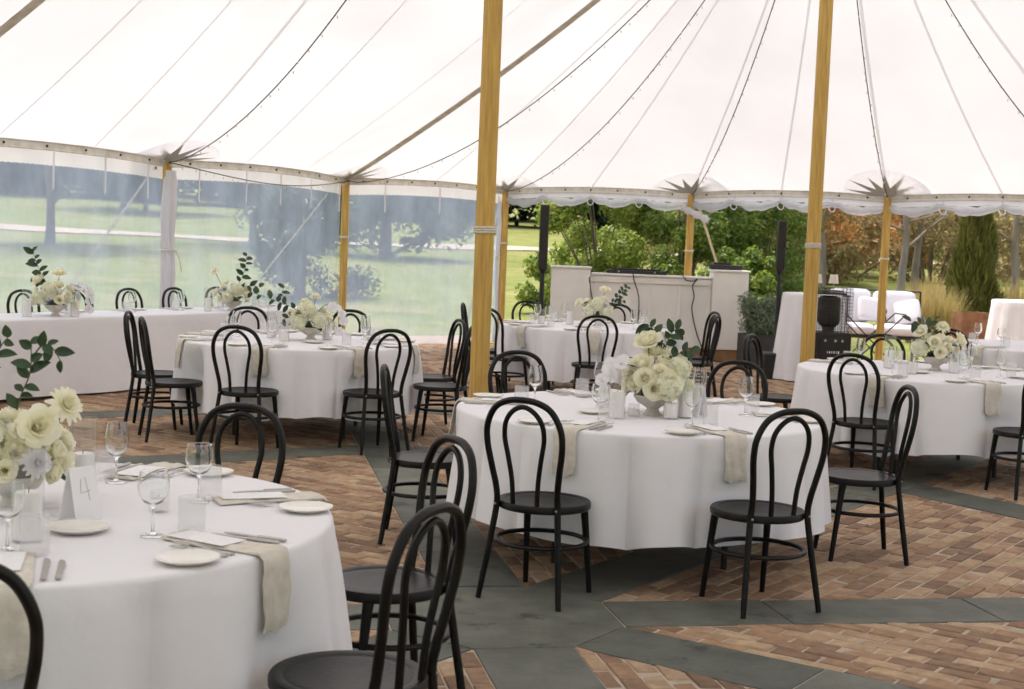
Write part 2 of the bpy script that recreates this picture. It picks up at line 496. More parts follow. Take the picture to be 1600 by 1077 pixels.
MAT = dict(
    chair=pm("dark_bentwood", (.0035, .003, .0025), .40, (.020, .0135, .009), 5, (1, 1, 1.5), detail=9, bump=.12, bs=60, spec=.27, ramp=(.55, .80), island=.35),
    cloth=clothmat("white_linen_cloth", (.86, .85, .87), 0.05, bump=.55),
    napkin=pm("natural_linen", (.62, .575, .49), .95, (.71, .665, .585), 30, bump=.5, bs=160, spec=.1, bdist=.004),
    canopy=canopymat(),
    seam=clothmat("sailcloth_double", (.80, .79, .79), .66, (.86, .85, .85), bump=0),
    star=clothmat("sailcloth_reinforced", (.40, .39, .36), .12, (.42, .41, .38), bump=0),
    patch=clothmat("sailcloth_patch", (.90, .89, .89), .88, (.98, .97, .97), bump=0),
    band=pm("eave_webbing", (.76, .73, .67), .9, (.60, .56, .49), 9, (1, 1, 1), bump=.2),
    valance=clothmat("white_vinyl_band", (.82, .81, .84), .35, (.85, .84, .88), bump=.05, rough=.5),
    vinyl=vinylmat("clear_vinyl", (.58, .69, .90), .34, .55),
    vinylroll=vinylmat("bunched_clear_vinyl", (.70, .69, .72), .45, .75),
    pole=pm("pine_pole", (.66, .43, .105), .55, (.40, .225, .05), 5, (9, 9, .55), 9, bump=.3, bs=14, ramp=(.3, .75)),
    rope=pm("white_rope", (.72, .68, .60), .9, (.6, .55, .46), 60, bump=.4),
    wire=pm("dark_wire", (.03, .028, .025), .5),
    bulb=pm("warm_bulb", (.75, .68, .5), .2),
    plate=pm("cream_ceramic", (.80, .77, .70), .18, coat=.3),
    metal=pm("brushed_steel", (.46, .44, .41), .38, metal=1.0),
    card=pm("white_card", (.82, .81, .82), .8),
    menu=pm("printed_menu", (.84, .83, .83), .8, (.74, .74, .75), 60, (.6, 5, 1), ramp=(.55, .62)),
    ink=pm("black_ink", (.02, .02, .02), .6),
    wax=pm("white_wax", (.84, .82, .80), .45),
    bowl=pm("travertine_bowl", (.66, .62, .57), .7, (.52, .47, .42), 18, bump=.3),
    rose=leafmat("cream_petal", (.95, .92, .72), (.97, .96, .87), .45, .6),
    hyd=leafmat("hydrangea_petal", (.88, .89, .64), (.96, .96, .86), .45, .6),
    orchid=leafmat("white_petal", (.86, .85, .87), (.88, .87, .88), .35, .5),
    leaf=leafmat("dark_leaf", (.014, .040, .014), (.032, .075, .022), .15, .35),
    stem=pm("green_stem", (.08, .10, .04), .6),
    brick=stonemat("old_brick", (.38, .235, .14), (.48, .345, .215), (.225, .14, .09), (.55, .49, .40), .32, 14, (.64, .76)),
    mortar=pm("mortar", (.52, .44, .335), .95, (.36, .29, .21), 5, bump=.4, bs=70),
    slate=stonemat("bluestone", (.135, .140, .112), (.168, .171, .136), (.105, .111, .090), (.036, .038, .032), .34, 5.5, (.60, .66), 38.0, .62, 3.6),
    lawn=lawnmat(),
    gravel=pm("gravel_path", (.42, .35, .28), .95, (.33, .27, .21), 3, bump=.5, bs=40),
    bark=pm("bark", (.13, .10, .075), .9, (.22, .19, .155), 6, (1, 1, .25), bump=.6, bs=20),
    palebark=pm("pale_bark", (.30, .25, .20), .9, (.20, .165, .13), 7, (1, 1, .3), bump=.6, bs=22),
    barwhite=pm("white_painted_timber", (.80, .785, .745), .6, (.74, .72, .68), 3, bump=.05),
    kick=pm("timber_kick_board", (.30, .17, .075), .7, (.22, .12, .05), 6),
    black=pm("black_plastic", (.014, .014, .014), .45),
    blackmetal=pm("black_powder_coat", (.022, .020, .018), .5, metal=.3),
    mesh=pm("burner_steel", (.035, .03, .024), .5, metal=.2),
    cushion=pm("white_canvas", (.60, .59, .62), .95, bump=.2, bs=20),
    rust=pm("rust_planter", (.20, .09, .04), .85, (.30, .15, .07), 8, bump=.3),
    planter=pm("dark_planter", (.030, .028, .026), .7, (.05, .046, .042), 5),
    soil=pm("soil", (.06, .042, .028), .95, (.10, .07, .045), 20, bump=.8),
    red=pm("dark_red_box", (.16, .028, .012), .5),
    lamp=clothmat("lampshade_linen", (.82, .79, .72), .4, (.85, .80, .70)),
    glass=glassmat("clear_glass"),
    tumbler=thinglass("ribbed_glass", .16, .22, .06),
    vase=thinglass("cylinder_glass", .03, .05, .015),
    votive=thinglass("votive_glass", .08, .12, .03),
    plywood=pm("trestle_ply", (.42, .30, .18), .7),
)
G_FOREST = leafmat("forest_leaf", (.018, .045, .020), (.05, .095, .035), .2, .6)
G_MID = leafmat("park_tree_leaf", (.030, .060, .022), (.075, .12, .04), .25, .55)
G_BRIGHT = leafmat("bright_shrub_leaf", (.14, .235, .03), (.35, .43, .08), .5, .45, (.50, .30, .06))
G_DEEP = leafmat("deep_shrub_leaf", (.08, .16, .025), (.27, .36, .06), .52, .4, (.32, .28, .05))
G_AUT = leafmat("autumn_leaf", (.42, .16, .04), (.56, .30, .10), .4, .6, (.30, .28, .08))
G_BROWN = leafmat("winter_thicket", (.22, .165, .07), (.38, .32, .14), .35, .7, (.26, .29, .09))
G_CYP = leafmat("cypress_spray", (.10, .11, .02), (.23, .22, .045), .25, .6)
G_LAV = leafmat("lavender_spray", (.10, .14, .075), (.20, .25, .15), .2, .7)
G_STRAW = leafmat("straw_blade", (.34, .25, .08), (.52, .42, .18), .35, .7)

# ------------------------------------------------------------------ tent frame of reference
RP = Vector((2.85, 13.8))                 # right centre pole
AX, NX = Vector((.5, .866)), Vector((-.866, .5))
EZ = 2.36                                 # eave height
RIDGE = [(0, 0, 5.95), (-5.17, .55, 5.95), (-10.6, .7, 5.95), (-16, .4, 5.95)]
BP = [(-16.7, 7.3), (-12.8, 7.3), (-8.85, 7.3), (-4.9, 7.35), (-.91, 7.48), (3.15, 7.94), (5.75, 6.83), (5.8, 3.76), (5.6, .87),
      (5.7, -2.1), (5.5, -5.0), (4.4, -7.3), (1.2, -7.9), (-2.8, -7.8), (-6.8, -7.7), (-10.8, -7.6), (-14.8, -7.6), (-18.5, -7.2),
      (-21.3, -5), (-22, -1.5), (-21.8, 2.5), (-20.2, 6)]
NB = len(BP)
SUBD = 16


def tw(a, n):
    p = RP + AX * a + NX * n
    return p.x, p.y


def ridge(a):
    a = max(-16, min(0, a))
    for (a1, n1, z1), (a2, n2, z2) in zip(RIDGE, RIDGE[1:]):
        if a >= a2:
            u = (a1 - a) / (a1 - a2)
            return a, n1 + (n2 - n1) * u, z1 - 1.0 * math.sin(PI * u) ** 1.3
    return RIDGE[-1]


def eave(s):
    """s in [0, NB): point on the scalloped eave (a, n, z)"""
    i = int(math.floor(s)) % NB
    u = s - math.floor(s)
    p, q = Vector(BP[i]), Vector(BP[(i + 1) % NB])
    m = p.lerp(q, u)
    d = (q - p).normalized()
    inward = Vector((d.y, -d.x))
    if inward.dot(Vector((-8, 0)) - m) < 0 and abs(m.y) < 6: inward = -inward
    if abs(m.y) >= 6 and inward.y * m.y > 0: inward = -inward
    w = 4 * u * (1 - u)
    m = m + inward * .16 * w
    return m.x, m.y, EZ + .05 * w


FAN = [(-22, -16), (-16.7, -16), (-12.8, -11.5), (-8.85, -8), (-4.9, -5.4), (-2.9, -5.0), (-.91, -4.55), (1.3, -3.3), (3.15, 0), (9, 0)]


def foot(a, n):
    """ridge point that an eave point's seam runs to"""
    if n <= 5: return ridge(a)
    for (a1, r1), (a2, r2) in zip(FAN, FAN[1:]):
        if a <= a2: return ridge(r1 + (r2 - r1) * (a - a1) / (a2 - a1))
    return ridge(a)


def canopy(s, t):
    a, n, z = eave(s)
    ra, rn, rz = foot(a, n)
    g = .80 * t + .20 * t ** 2.4
    x, y = tw(a + (ra - a) * t, n + (rn - n) * t)
    return x, y, z + (rz - z) * g


# ------------------------------------------------------------------ terrain
def terr(x, y):
    D = max(0.0, math.hypot(x, y - 6) - 15.5)
    side = 1 / (1 + math.exp((x + 6) / 7.0))          # 1 on the left, 0 on the right
    z = .045 * min(D, 30)
    if D > 30: z += (.030 + .022 * side) * (min(D, 75) - 30)
    if D > 75: z += .03 * (min(D, 200) - 75)
    w = min(1, D / 8)
    return -.07 + z + w * (.05 * math.sin(x * .31 + 1.1) * math.sin(y * .27) + .03 * math.sin(x * .9) * math.sin(y * .77 + 2))


def axis(lo, hi, core0, core1, step, grow=1.25):
    out = list(np.arange(core0, core1 + 1e-6, step))
    d, x = step, core1
    while x < hi:
        d *= grow; x += d; out.append(min(x, hi))
    d, x = step, core0
    while x > lo:
        d *= grow; x -= d; out.insert(0, max(x, lo))
    return out


xs, ys = axis(-500, 500, -40, 30, 1.0), axis(-200, 700, -5, 100, 1.0)
V = np.array([(x, y, terr(x, y)) for y in ys for x in xs])
nx = len(xs)
F = np.array([(j * nx + i, j * nx + i + 1, (j + 1) * nx + i + 1, (j + 1) * nx + i) for j in range(len(ys) - 1) for i in range(nx - 1)])
kind(ob("ground", np_mesh("ground", V, F, MAT['lawn'])), "structure")

mb = MB()
def pathfn(u, v):
    x = -75 + 150 * u
    y = 50.5 + 1.2 * math.sin(x * .05) + .012 * x - .0016 * (x - 5) ** 2 * (1 if x < 5 else 0) + (v - .5) * 2.6
    return (x, y, terr(x, y) + .03)
mb.grid(pathfn, 120, 4)
kind(ob("gravel_path", mb.mesh("gravel_path", MAT['gravel'])), "structure")

# ------------------------------------------------------------------ paving: octagonal star of bluestone bands, brick fields between
TAB = {'front': (.676, 7.49), 'left': (-1.706, 11.476), 'right': (3.139, 10.836), 'back': (.813, 14.99), 'near': (-1.478, 4.261), 'far': (5.3, 14.5)}
TR = .953
TZ = .73
PC = Vector((0.0, 6.03))
HALF = .205
TERRACE = [(-7.5, .3), (7.5, .3), (11.5, 14), (7.8, 20.9), (-.4, 22.0), (-3.2, 21.0), (-7.5, 13.0)]


def clip(poly, p, nrm):
    out = []
    m = len(poly)
    for i in range(m):
        A, B = poly[i], poly[(i + 1) % m]
        da, db = (A - p).dot(nrm), (B - p).dot(nrm)
        if da >= 0: out.append(A)
        if (da >= 0) != (db >= 0): out.append(A.lerp(B, da / (da - db)))
    return out


def area(poly):
    return .5 * sum(poly[i].x * poly[(i + 1) % len(poly)].y - poly[(i + 1) % len(poly)].x * poly[i].y for i in range(len(poly)))


def inter_planes(poly, planes):
    for p, n in planes:
        poly = clip(poly, p, n)
        if len(poly) < 3: return []
    return poly


terr_planes = []
for i in range(len(TERRACE)):
    A, B = Vector(TERRACE[i]), Vector(TERRACE[(i + 1) % len(TERRACE)])
    d = (B - A).normalized()
    terr_planes.append((A, Vector((-d.y, d.x))))
mb = MB()
mb.prism(TERRACE, -.30, -.0045)
paving = kind(ob("paving", mb.mesh("paving", MAT['mortar'])), "structure")

SPOKES = [math.radians(11 + 45 * k) for k in range(8)]
RINGS = [(0.0, 4.18), (4.62, 6.62), (7.06, 30.0)]       # apothems of the brick fields
bricks, slabs = [], []
rb = random.Random(3)
for k in range(8):
    a0, a1 = SPOKES[k], SPOKES[k] + PI / 4
    am = (a0 + a1) / 2
    d0, d1, dm = [Vector((math.cos(a), math.sin(a))) for a in (a0, a1, am)]
    n0, n1 = Vector((-d0.y, d0.x)), Vector((d1.y, -d1.x))
    course = a1 if k in (0, 1, 2) else (a0 if k in (7, 6) else a1)
    cu = Vector((math.cos(course), math.sin(course))); cv = Vector((-cu.y, cu.x))
    for (r_in, r_out) in RINGS:
        planes = [(PC + n0 * HALF, n0), (PC + n1 * HALF, n1), (PC + dm * r_in, dm), (PC + dm * r_out, -dm)] + terr_planes
        big = [PC + Vector((-40, -40)), PC + Vector((40, -40)), PC + Vector((40, 40)), PC + Vector((-40, 40))]
        cell = inter_planes(big, planes)
        if not cell or area(cell) < .02: continue
        us = [(p - PC).dot(cu) for p in cell]; vs_ = [(p - PC).dot(cv) for p in cell]
        BL, BW, J = .196, .083, .009
        j0 = math.floor(min(vs_) / (BW + J)) - 1
        while j0 * (BW + J) < max(vs_):
            off = (.5 * (j0 % 2)) * (BL + J) + rb.uniform(-.02, .02)
            i0 = math.floor((min(us) - off) / (BL + J)) - 1
            while i0 * (BL + J) + off < max(us):
                u0, v0 = i0 * (BL + J) + off, j0 * (BW + J)
                e = lambda: rb.uniform(-.0035, .0035)
                q = [PC + cu * (u0 + e()) + cv * (v0 + e()), PC + cu * (u0 + BL + e()) + cv * (v0 + e()),
                     PC + cu * (u0 + BL + e()) + cv * (v0 + BW + e()), PC + cu * (u0 + e()) + cv * (v0 + BW + e())]
                cen = (q[0] + q[2]) / 2
                if abs(cen.x) < 1.5 + .46 * cen.y and cen.y > 1.2:
                    q = inter_planes(q, planes)
                    if len(q) >= 3 and area(q) > .0012:
                        bricks.append((q, rb.uniform(-.003, .004), rb.uniform(-.004, .004), rb.uniform(-.004, .004)))
                i0 += 1
            j0 += 1
# bluestone: spokes then octagon rings, cut into slabs with joints
def add_slabs(p0, d, length, half, planes, step=.86):
    n = Vector((-d.y, d.x)); s = 0.0
    while s < length:
        e = min(s + step * rb.uniform(.85, 1.2), length)
        q = [p0 + d * (s + .004) - n * (half - .006), p0 + d * (e - .004) - n * (half - .006), p0 + d * (e - .004) + n * (half - .006), p0 + d * (s + .004) + n * (half - .006)]
        q = inter_planes(q, planes)
        if len(q) >= 3 and area(q) > .01:
            cen = sum(q, Vector((0, 0))) / len(q)
            if abs(cen.x) < 2 + .46 * cen.y and cen.y > 1.0: slabs.append(q)
        s = e
hub = [PC + Vector((math.cos(a + PI / 8), math.sin(a + PI / 8))) * .53 for a in SPOKES]
slabs.append(hub)
for k in range(8):
    d = Vector((math.cos(SPOKES[k]), math.sin(SPOKES[k])))
    add_slabs(PC + d * .495, d, 16, HALF, terr_planes)
    am = SPOKES[k] + PI / 8
    dm = Vector((math.cos(am), math.sin(am))); tm = Vector((-dm.y, dm.x))
    n0 = Vector((-math.sin(SPOKES[k]), math.cos(SPOKES[k]))); a1 = SPOKES[k] + PI / 4
    n1 = Vector((math.sin(a1), -math.cos(a1)))
    for rr in (4.40, 6.84):
        L_ = 2 * rr * math.tan(PI / 8)
        add_slabs(PC + dm * rr - tm * L_ / 2, tm, L_, .215, terr_planes + [(PC + n0 * (HALF + .004), n0), (PC + n1 * (HALF + .004), n1)])


def piece(mb, q, z0, z1, ch, tx=0.0, ty=0.0):
    m = len(q)
    c = sum(q, Vector((0, 0))) / m
    def shrink(p):
        d = c - p
        return p + d.normalized() * min(ch * 1.4, d.length * .5)
    def zt(p): return z1 + (p.x - c.x) * tx * 8 + (p.y - c.y) * ty * 8
    vs = [(p.x, p.y, z0) for p in q] + [(p.x, p.y, zt(p) - ch) for p in q] + [(*shrink(p), zt(shrink(p))) for p in q]
    fs = [tuple(range(2 * m, 3 * m))]
    for i in range(m):
        j = (i + 1) % m
        fs += [(i, j, m + j, m + i), (m + i, m + j, 2 * m + j, 2 * m + i)]
    mb.add(vs, fs)


def hidden(x, y):
    if abs(x + .02 * y) > .375 * y or y < 3.7: return True
    for k, (tx, ty) in TAB.items():
        # sight line to a floor point, blocked where it is between .25 and .73 m up inside the cloth
        for z in (.25, .5, .7):
            t = 1 - z / CAMZ
            if math.hypot(x * t - tx, y * t - ty) < TR + .02: return True
    return False


def view_size(q):
    c = sum(q, Vector((0, 0))) / len(q)
    return -1 if hidden(c.x, c.y) else abs(area(q)) / c.y ** 3


order = sorted(range(len(bricks)), key=lambda i: -view_size(bricks[i][0]))
single = set(order[:300])
mb = MB()
for i, (q, dz, tx, ty) in enumerate(bricks):
    if i in single:
        one = MB()
        c = sum(q, Vector((0, 0))) / len(q)
        piece(one, [p - c for p in q], -.06, dz, .006, tx, ty)
        ob("brick", one.mesh("brick", MAT['brick'], False), paving, (c.x, c.y, 0))
    else:
        piece(mb, q, -.06, dz, .006, tx, ty)
kind(ob("brick_field", mb.mesh("brick_field", MAT['brick'], False), paving), "stuff")
for q in slabs:
    one = MB()
    c = sum(q, Vector((0, 0))) / len(q)
    piece(one, [p - c for p in q], -.06, .002 + rb.uniform(-.001, .001), .003, rb.uniform(-.0004, .0004), rb.uniform(-.0004, .0004))
    ob("bluestone_slab", one.mesh("bluestone_slab", MAT['slate'], False), paving, (c.x, c.y, 0))

# ------------------------------------------------------------------ tent canopy
tent = thing("tent_canopy", "white sailcloth tent roof with radiating seams and scalloped eave", "tent")
mb = MB()
TS = 17
mb.grid(lambda u, v: canopy(u * NB, v), NB * SUBD, TS, wrap=True)
ob("roof_fabric", mb.mesh("roof_fabric", MAT['canopy'], True, 180), tent)


def strip(s, w, t0=0.0, t1=1.0, drop=.006, n=24):
    def fn(u, v):
        t = t0 + (t1 - t0) * v
        a = Vector(canopy(s, t)); b = Vector(canopy(s + .02, t))
        d = (b - a)
        d = d.normalized() if d.length > 1e-5 else Vector((1, 0, 0))
        p = a + d * (u - .5) * w
        return (p.x, p.y, p.z - drop)
    m = MB(); m.grid(fn, 2, n)
    return m


for i in range(NB):
    for sub, w in (((0, .04), (1 / 3, .024), (2 / 3, .024)) if not 5 <= i < 12 else ((0, .04), (.5, .03))):
        ob("roof_seam", strip(i + sub, w, 0, .99).mesh("roof_seam", MAT['seam'], True), tent)
for i in (3, 5, 12):
    ob("hip_strap", strip(i, .12, .0, .985, .016).mesh("hip_strap", MAT['band'], True), tent)
# eave webbing and its rope
mb = MB()
def bandfn(u, v):
    a, n, z = eave(u * NB)
    x, y = tw(a, n)
    return (x, y, z + .012 - v * .085)
mb.grid(bandfn, NB * SUBD, 3, wrap=True)
ob("eave_webbing", mb.mesh("eave_webbing", MAT['band'], True, 180), tent)
pth = []
for i in range(NB * 8):
    a, n, z = eave(i / 8); x, y = tw(a, n); pth.append((x, y, z + .012))
mb = MB(); mb.tube(pth, .018, 6, closed=True)
ob("eave_rope", mb.mesh("eave_rope", MAT['band']), tent)
mb = MB(); mb.tube([(p[0], p[1], p[2] - .085) for p in pth], .012, 6, closed=True)
ob("eave_rope", mb.mesh("eave_rope", MAT['band']), tent)
# grommets along the visible eave
mb = MB(); mb.lathe([(0, .006), (.011, .005), (.014, 0), (.011, -.005), (0, -.006)], 8)
grom = mb.mesh("grommet", MAT['blackmetal'])
for i in range(3, 10):
    for u in (.09, .22, .36, .5, .64, .78, .91):
        a, n, z = eave(i + u); x, y = tw(a, n)
        to = Vector((-x, -y, 0)).normalized()
        ob("grommet", grom, tent, (x + to.x * .012, y + to.y * .012, z - .035), rot=(PI / 2, 0, math.atan2(to.y, to.x) - PI / 2))
# star reinforcements over the poles
def surf(i, x, y, drop):
    a, n, z = BP[i][0], BP[i][1], EZ
    w = Vector(tw(a, n))
    ra, rn, rz = foot(a, n)
    rw = Vector(tw(ra, rn))
    I = rw - w; Ln = I.length; I.normalize(); T = Vector((-I.y, I.x))
    p = w + T * x + I * y
    t = max(0, y / Ln); g = .80 * t + .20 * t ** 2.4
    zz = EZ + (rz - EZ) * g + .05 * 4 * min(.25, abs(x) / 3.5) * (1 - min(1, y / 1.5)) - drop
    return (p.x, p.y, zz)
for i in range(2, 12):
    m = MB(); pts = [surf(i, 0, .0, .010)]
    for k in range(19):
        th = PI * k / 18
        pts.append(surf(i, .58 * math.cos(th), .04 + .60 * math.sin(th), .010))
    m.add(pts, [(0, k + 1, k + 2) for k in range(18)])
    ob("round_patch", m.mesh("round_patch", MAT['patch']), tent)
    m = MB(); pts = [surf(i, 0, .03, .018)]
    ns = 7
    for k in range(2 * ns + 1):
        th = PI * k / (2 * ns)
        r = .22 if k % 2 == 0 else .56 + .05 * ((k * 7) % 3 - 1)
        pts.append(surf(i, r * math.cos(th), .02 + r * math.sin(th) * .95, .018))
    m.add(pts, [(0, k + 1, k + 2) for k in range(2 * ns)])
    ob("star_patch", m.mesh("star_patch", MAT['star'], False), tent)
# maker's label sewn to the webbing
a, n, z = eave(3.93); x, y = tw(a, n)
mb = MB(); mb.box((0, 0, 0), (.16, .004, .05)); ob("sewn_label", mb.mesh("sewn_label", MAT['card'], False), tent, (x + .03, y - .05, z - .12), -1.0)
mb = MB(); mb.box((0, 0, 0), (.06, .005, .028)); ob("sewn_label", mb.mesh("sewn_label_red", MAT['red'], False), tent, (x + .05, y - .085, z - .12), -1.0)

# ------------------------------------------------------------------ poles
def wraps(z, r, turns=3, rr=.009):
    m = MB(); pts = []
    for k in range(turns * 14 + 1):
        a = 2 * PI * k / 14
        pts.append(((r + rr * .7) * math.cos(a), (r + rr * .7) * math.sin(a), z + rr * 2 * (k / 14)))
    m.tube(pts, rr, 6)
    return m.mesh("rope_wrap", MAT['rope'])


def centre_pole(a, n, h, label, lean):
    x, y = tw(a, n)
    t = thing("centre_pole", label, "tent pole", (x, y, 0), group="tent centre poles")
    m = MB()
    m.tube([(0, 0, -.02), (lean * .5, 0, h * .5), (lean, 0, h)], [.069, .068, .064], 8, phase=PI / 8)
    ob("shaft", m.mesh("pole_shaft", MAT['pole'], False), t)
    m2 = MB(); m2.lathe([(0, .0), (.13, .0), (.13, .012), (.075, .02), (.075, .09), (.071, .09)], 16)
    ob("base_plate", m2.mesh("pole_base_plate", MAT['blackmetal']), t)
    ob("rope_wrap", wraps(1.63, .068, 3, .008), t)
    return t
centre_pole(0, 0, 5.9, "tall pine centre pole rising behind the right table", 0.0)
centre_pole(-5.17, .55, 5.9, "thick pine centre pole standing between the left and front tables", 0.0)
centre_pole(-10.6, .7, 5.9, "pine centre pole left of the near left table, outside the frame", 0.0)

SIDE_NAMES = {3: "pine side pole at the far left, outside the picture", 4: "leftmost pine side pole, half wrapped in bunched white curtain",
              5: "pine side pole between the two clear curtain walls, behind the left table", 6: "pine corner pole where the clear curtains end, beside the thick centre pole",
              7: "pine side pole rising behind the white bar", 8: "pine side pole in front of the white-cushioned garden sofa", 9: "pine side pole beyond the right edge of the picture"}
for i, lab in SIDE_NAMES.items():
    x, y = tw(*BP[i])
    t = thing("side_pole", lab, "tent pole", (x, y, 0), group="tent side poles")
    m = MB(); m.tube([(0, 0, -.05), (0, 0, 1.2), (0, 0, EZ - .02)], [.054, .056, .054], 12)
    ob("shaft", m.mesh("side_pole_shaft", MAT['pole']), t)
    ob("rope_wrap", wraps(1.52, .056, 2, .007), t)
    m = MB(); m.lathe([(.03, 0), (.03, .05), (.012, .06), (.012, .16), (0, .165)], 10, (0, 0, EZ - .03))
    ob("pole_pin", m.mesh("pole_pin", MAT['metal']), t)
    if i in (8, 9): continue
    # guy strap outside
    c = Vector(tw(-8, 0)); o = (Vector((x, y)) - c).normalized()
    n_ = Vector(BP[i]); outw = (AX * (1 if n_.x > 5 else 0) + NX * (1 if n_.y > 6 else (-1 if n_.y < -6 else 0)))
    outw = outw.normalized() if outw.length > 0 else o
    e = Vector((x, y)) + outw * 2.3
    g = tag(ob("guy_strap", None), "pale guy strap running outward from " + lab.split(",")[0], "guy strap", "tent guy straps")
    m = MB(); m.tube([(x + outw.x * .1, y + outw.y * .1, EZ + .02), (e.x, e.y, terr(e.x, e.y) + .1)], .022, 6, flat=.3)
    ob("strap", m.mesh("guy_webbing", MAT['rope']), g)
    m = MB(); m.tube([(e.x, e.y, terr(e.x, e.y) - .2), (e.x + outw.x * .06, e.y + outw.y * .06, terr(e.x, e.y) + .16)], .016, 8)
    ob("stake", m.mesh("tent_stake", MAT['blackmetal']), g)

# ------------------------------------------------------------------ curtain walls
rw_ = random.Random(11)
def wall(i, label):
    t = thing("clear_curtain", label, "curtain wall", (*tw(*BP[i]), 0), group="clear side curtains")
    o = Vector((*tw(*BP[i]), 0))
    ph = [rw_.uniform(0, 6) for _ in range(6)]
    d = (Vector(BP[i + 1]) - Vector(BP[i])).normalized()
    out = NX * d.x - AX * d.y if True else None
    # outward normal in world
    dw = Vector(tw(*BP[i + 1])) - Vector(tw(*BP[i])); dw.normalize()
    out = Vector((-dw.y, dw.x))
    def P(u, z, off=0.0):
        a, n, ze = eave(i + min(max(u, 0), .9999)); x, y = tw(a, n)
        k = (EZ - z) / EZ
        w = .018 * math.sin(u * 23 + ph[0]) + .02 * math.sin(u * 11 + ph[1]) * k + .012 * math.sin(u * 47 + ph[2] + z * 2) + .02 * k * math.sin(u * 31 + ph[3])
        w += .055 + off
        return (x + out.x * w - o.x, y + out.y * w - o.y, z + (ze - EZ) * (1 - k))
    m = MB(); m.grid(lambda u, v: P(u, 2.14 - v * 2.02), 60, 14)
    ob("clear_sheet", m.mesh("clear_sheet", MAT['vinyl'], True, 180), t)
    m = MB(); m.grid(lambda u, v: P(u, 2.30 - v * .165), 60, 3)
    ob("top_band", m.mesh("curtain_top_band", MAT['valance'], True, 180), t)
    m = MB(); m.grid(lambda u, v: P(u, .125 - v * .125), 60, 3)
    ob("bottom_band", m.mesh("curtain_bottom_band", MAT['valance'], True, 180), t)
    m = MB(); m.box((0, 0, -.19), (.022, .006, .38)); m.box((0, .0, -.385), (.010, .010, .02))
    sm = m.mesh("hanging_strap", MAT['valance'], False)
    L_ = (Vector(BP[i + 1]) - Vector(BP[i])).length
    k = max(3, round(L_ / .85))
    for j in range(k):
        p = P((j + .6) / k + rw_.uniform(-.02, .02), 2.27, -.075)
        ob("hanging_strap", sm, t, p, math.atan2(dw.y, dw.x))
    return t
wall(2, "clear vinyl curtain wall beyond the left edge of the picture")
wall(3, "clear vinyl curtain wall left of the curtain-wrapped side pole")
wall(4, "clear vinyl curtain wall behind the long head table's right end")
wall(5, "clear vinyl curtain wall just left of the thick centre pole")


def rolled(i, label):
    t = thing("rolled_curtain", label, "rolled curtain", (*tw(*BP[i]), 0), group="rolled-up curtains")
    o = Vector((*tw(*BP[i]), 0))
    L_ = (Vector(BP[i + 1]) - Vector(BP[i])).length
    k = max(3, round(L_ / .72))
    m = MB()
    def vf(u, v):
        a, n, z = eave(i + min(u, .9999)); x, y = tw(a, n)
        return (x - o.x, y - o.y, z - .05 - v * .10)
    m.grid(vf, 40, 3)
    ob("top_band", m.mesh("rolled_top_band", MAT['valance'], True, 180), t)
    m = MB(); pts, rad = [], []
    for q in range(81):
        u = q / 80
        a, n, z = eave(i + min(u, .9999)); x, y = tw(a, n)
        w = abs(math.sin(PI * u * k))
        pts.append((x - o.x, y - o.y, z - .155 - .065 * w ** 1.3 + .008 * math.sin(u * 90)))
        rad.append(.028 + .034 * w + .008 * math.sin(u * 61))
    m.tube(pts, rad, 12)
    ob("roll", m.mesh("rolled_vinyl", MAT['vinylroll'], True, 180), t)
    for j in range(k + 1):
        u = j / k
        a, n, z = eave(i + min(max(u, .004), .9999)); x, y = tw(a, n)
        m = MB(); m.tube([(.045 * math.cos(b), .045 * math.sin(b) * .6, -.16 + .06 * math.sin(b * 1.0) - .02) for b in [2 * PI * c / 10 for c in range(10)]], .008, 5, closed=True)
        m.box((0, 0, -.08), (.016, .016, .13))
        ob("tie", m.mesh("curtain_tie", MAT['valance']), t, (x - o.x, y - o.y, z - .02))
    return t
rolled(6, "rolled-up clear curtain swagged under the eave left of the bar")
rolled(7, "rolled-up clear curtain swagged under the eave right of the bar")
rolled(8, "rolled-up clear curtain swagged under the eave at the right edge")

# bunched curtains tied at poles
def bunch(i, dx, dy, z0, z1, r, label, tail=False):
    x, y = tw(*BP[i])
    t = thing("bunched_curtain", label, "curtain", (x + dx, y + dy, 0))
    m = MB()
    ph = [rw_.uniform(0, 6) for _ in range(4)]
    def fn(u, v):
        th = 2 * PI * u
        z = z1 + (z0 - z1) * v
        rr = r * (.82 + .16 * math.sin(5 * th + ph[0] + 1.2 * v) + .12 * math.sin(9 * th + ph[1] - 3 * v) + .08 * math.sin(z * 9 + ph[2]) + .10 * math.sin(z * 4 + th))
        if v < .05: rr *= .7
        return (rr * math.cos(th) + .012 * math.sin(z * 5 + ph[3]), rr * .8 * math.sin(th), z)
    m.grid(fn, 40, 40, wrap=True)
    ob("folds", m.mesh("curtain_folds", MAT['valance'], True, 180), t)
    m = MB(); m.tube([(r * 1.02 * math.cos(b), r * .85 * math.sin(b), 1.32) for b in [2 * PI * c / 16 for c in range(16)]], .010, 6, closed=True)
    m.tube([(r, 0, 1.32), (r + .05, -.01, 1.22), (r + .08, -.02, 1.08)], .007, 5)
    ob("tie", m.mesh("curtain_tie_rope", MAT['rope']), t)
bunch(4, .055, -.10, .02, 2.24, .085, "white curtain bunched and tied to the leftmost side pole")
bunch(6, -.085, -.02, .02, 2.26, .035, "narrow white curtain edge hanging beside the corner pole")
mb = MB()
pts = cr([(0, 0, 0), (.10, -.03, -.06), (.26, -.08, -.13), (.38, -.1, -.19)], 5)
mb.tube(pts, [.05 + .012 * math.sin(k * 1.7) for k in range(len(pts))], 10)
x, y = tw(*BP[7])
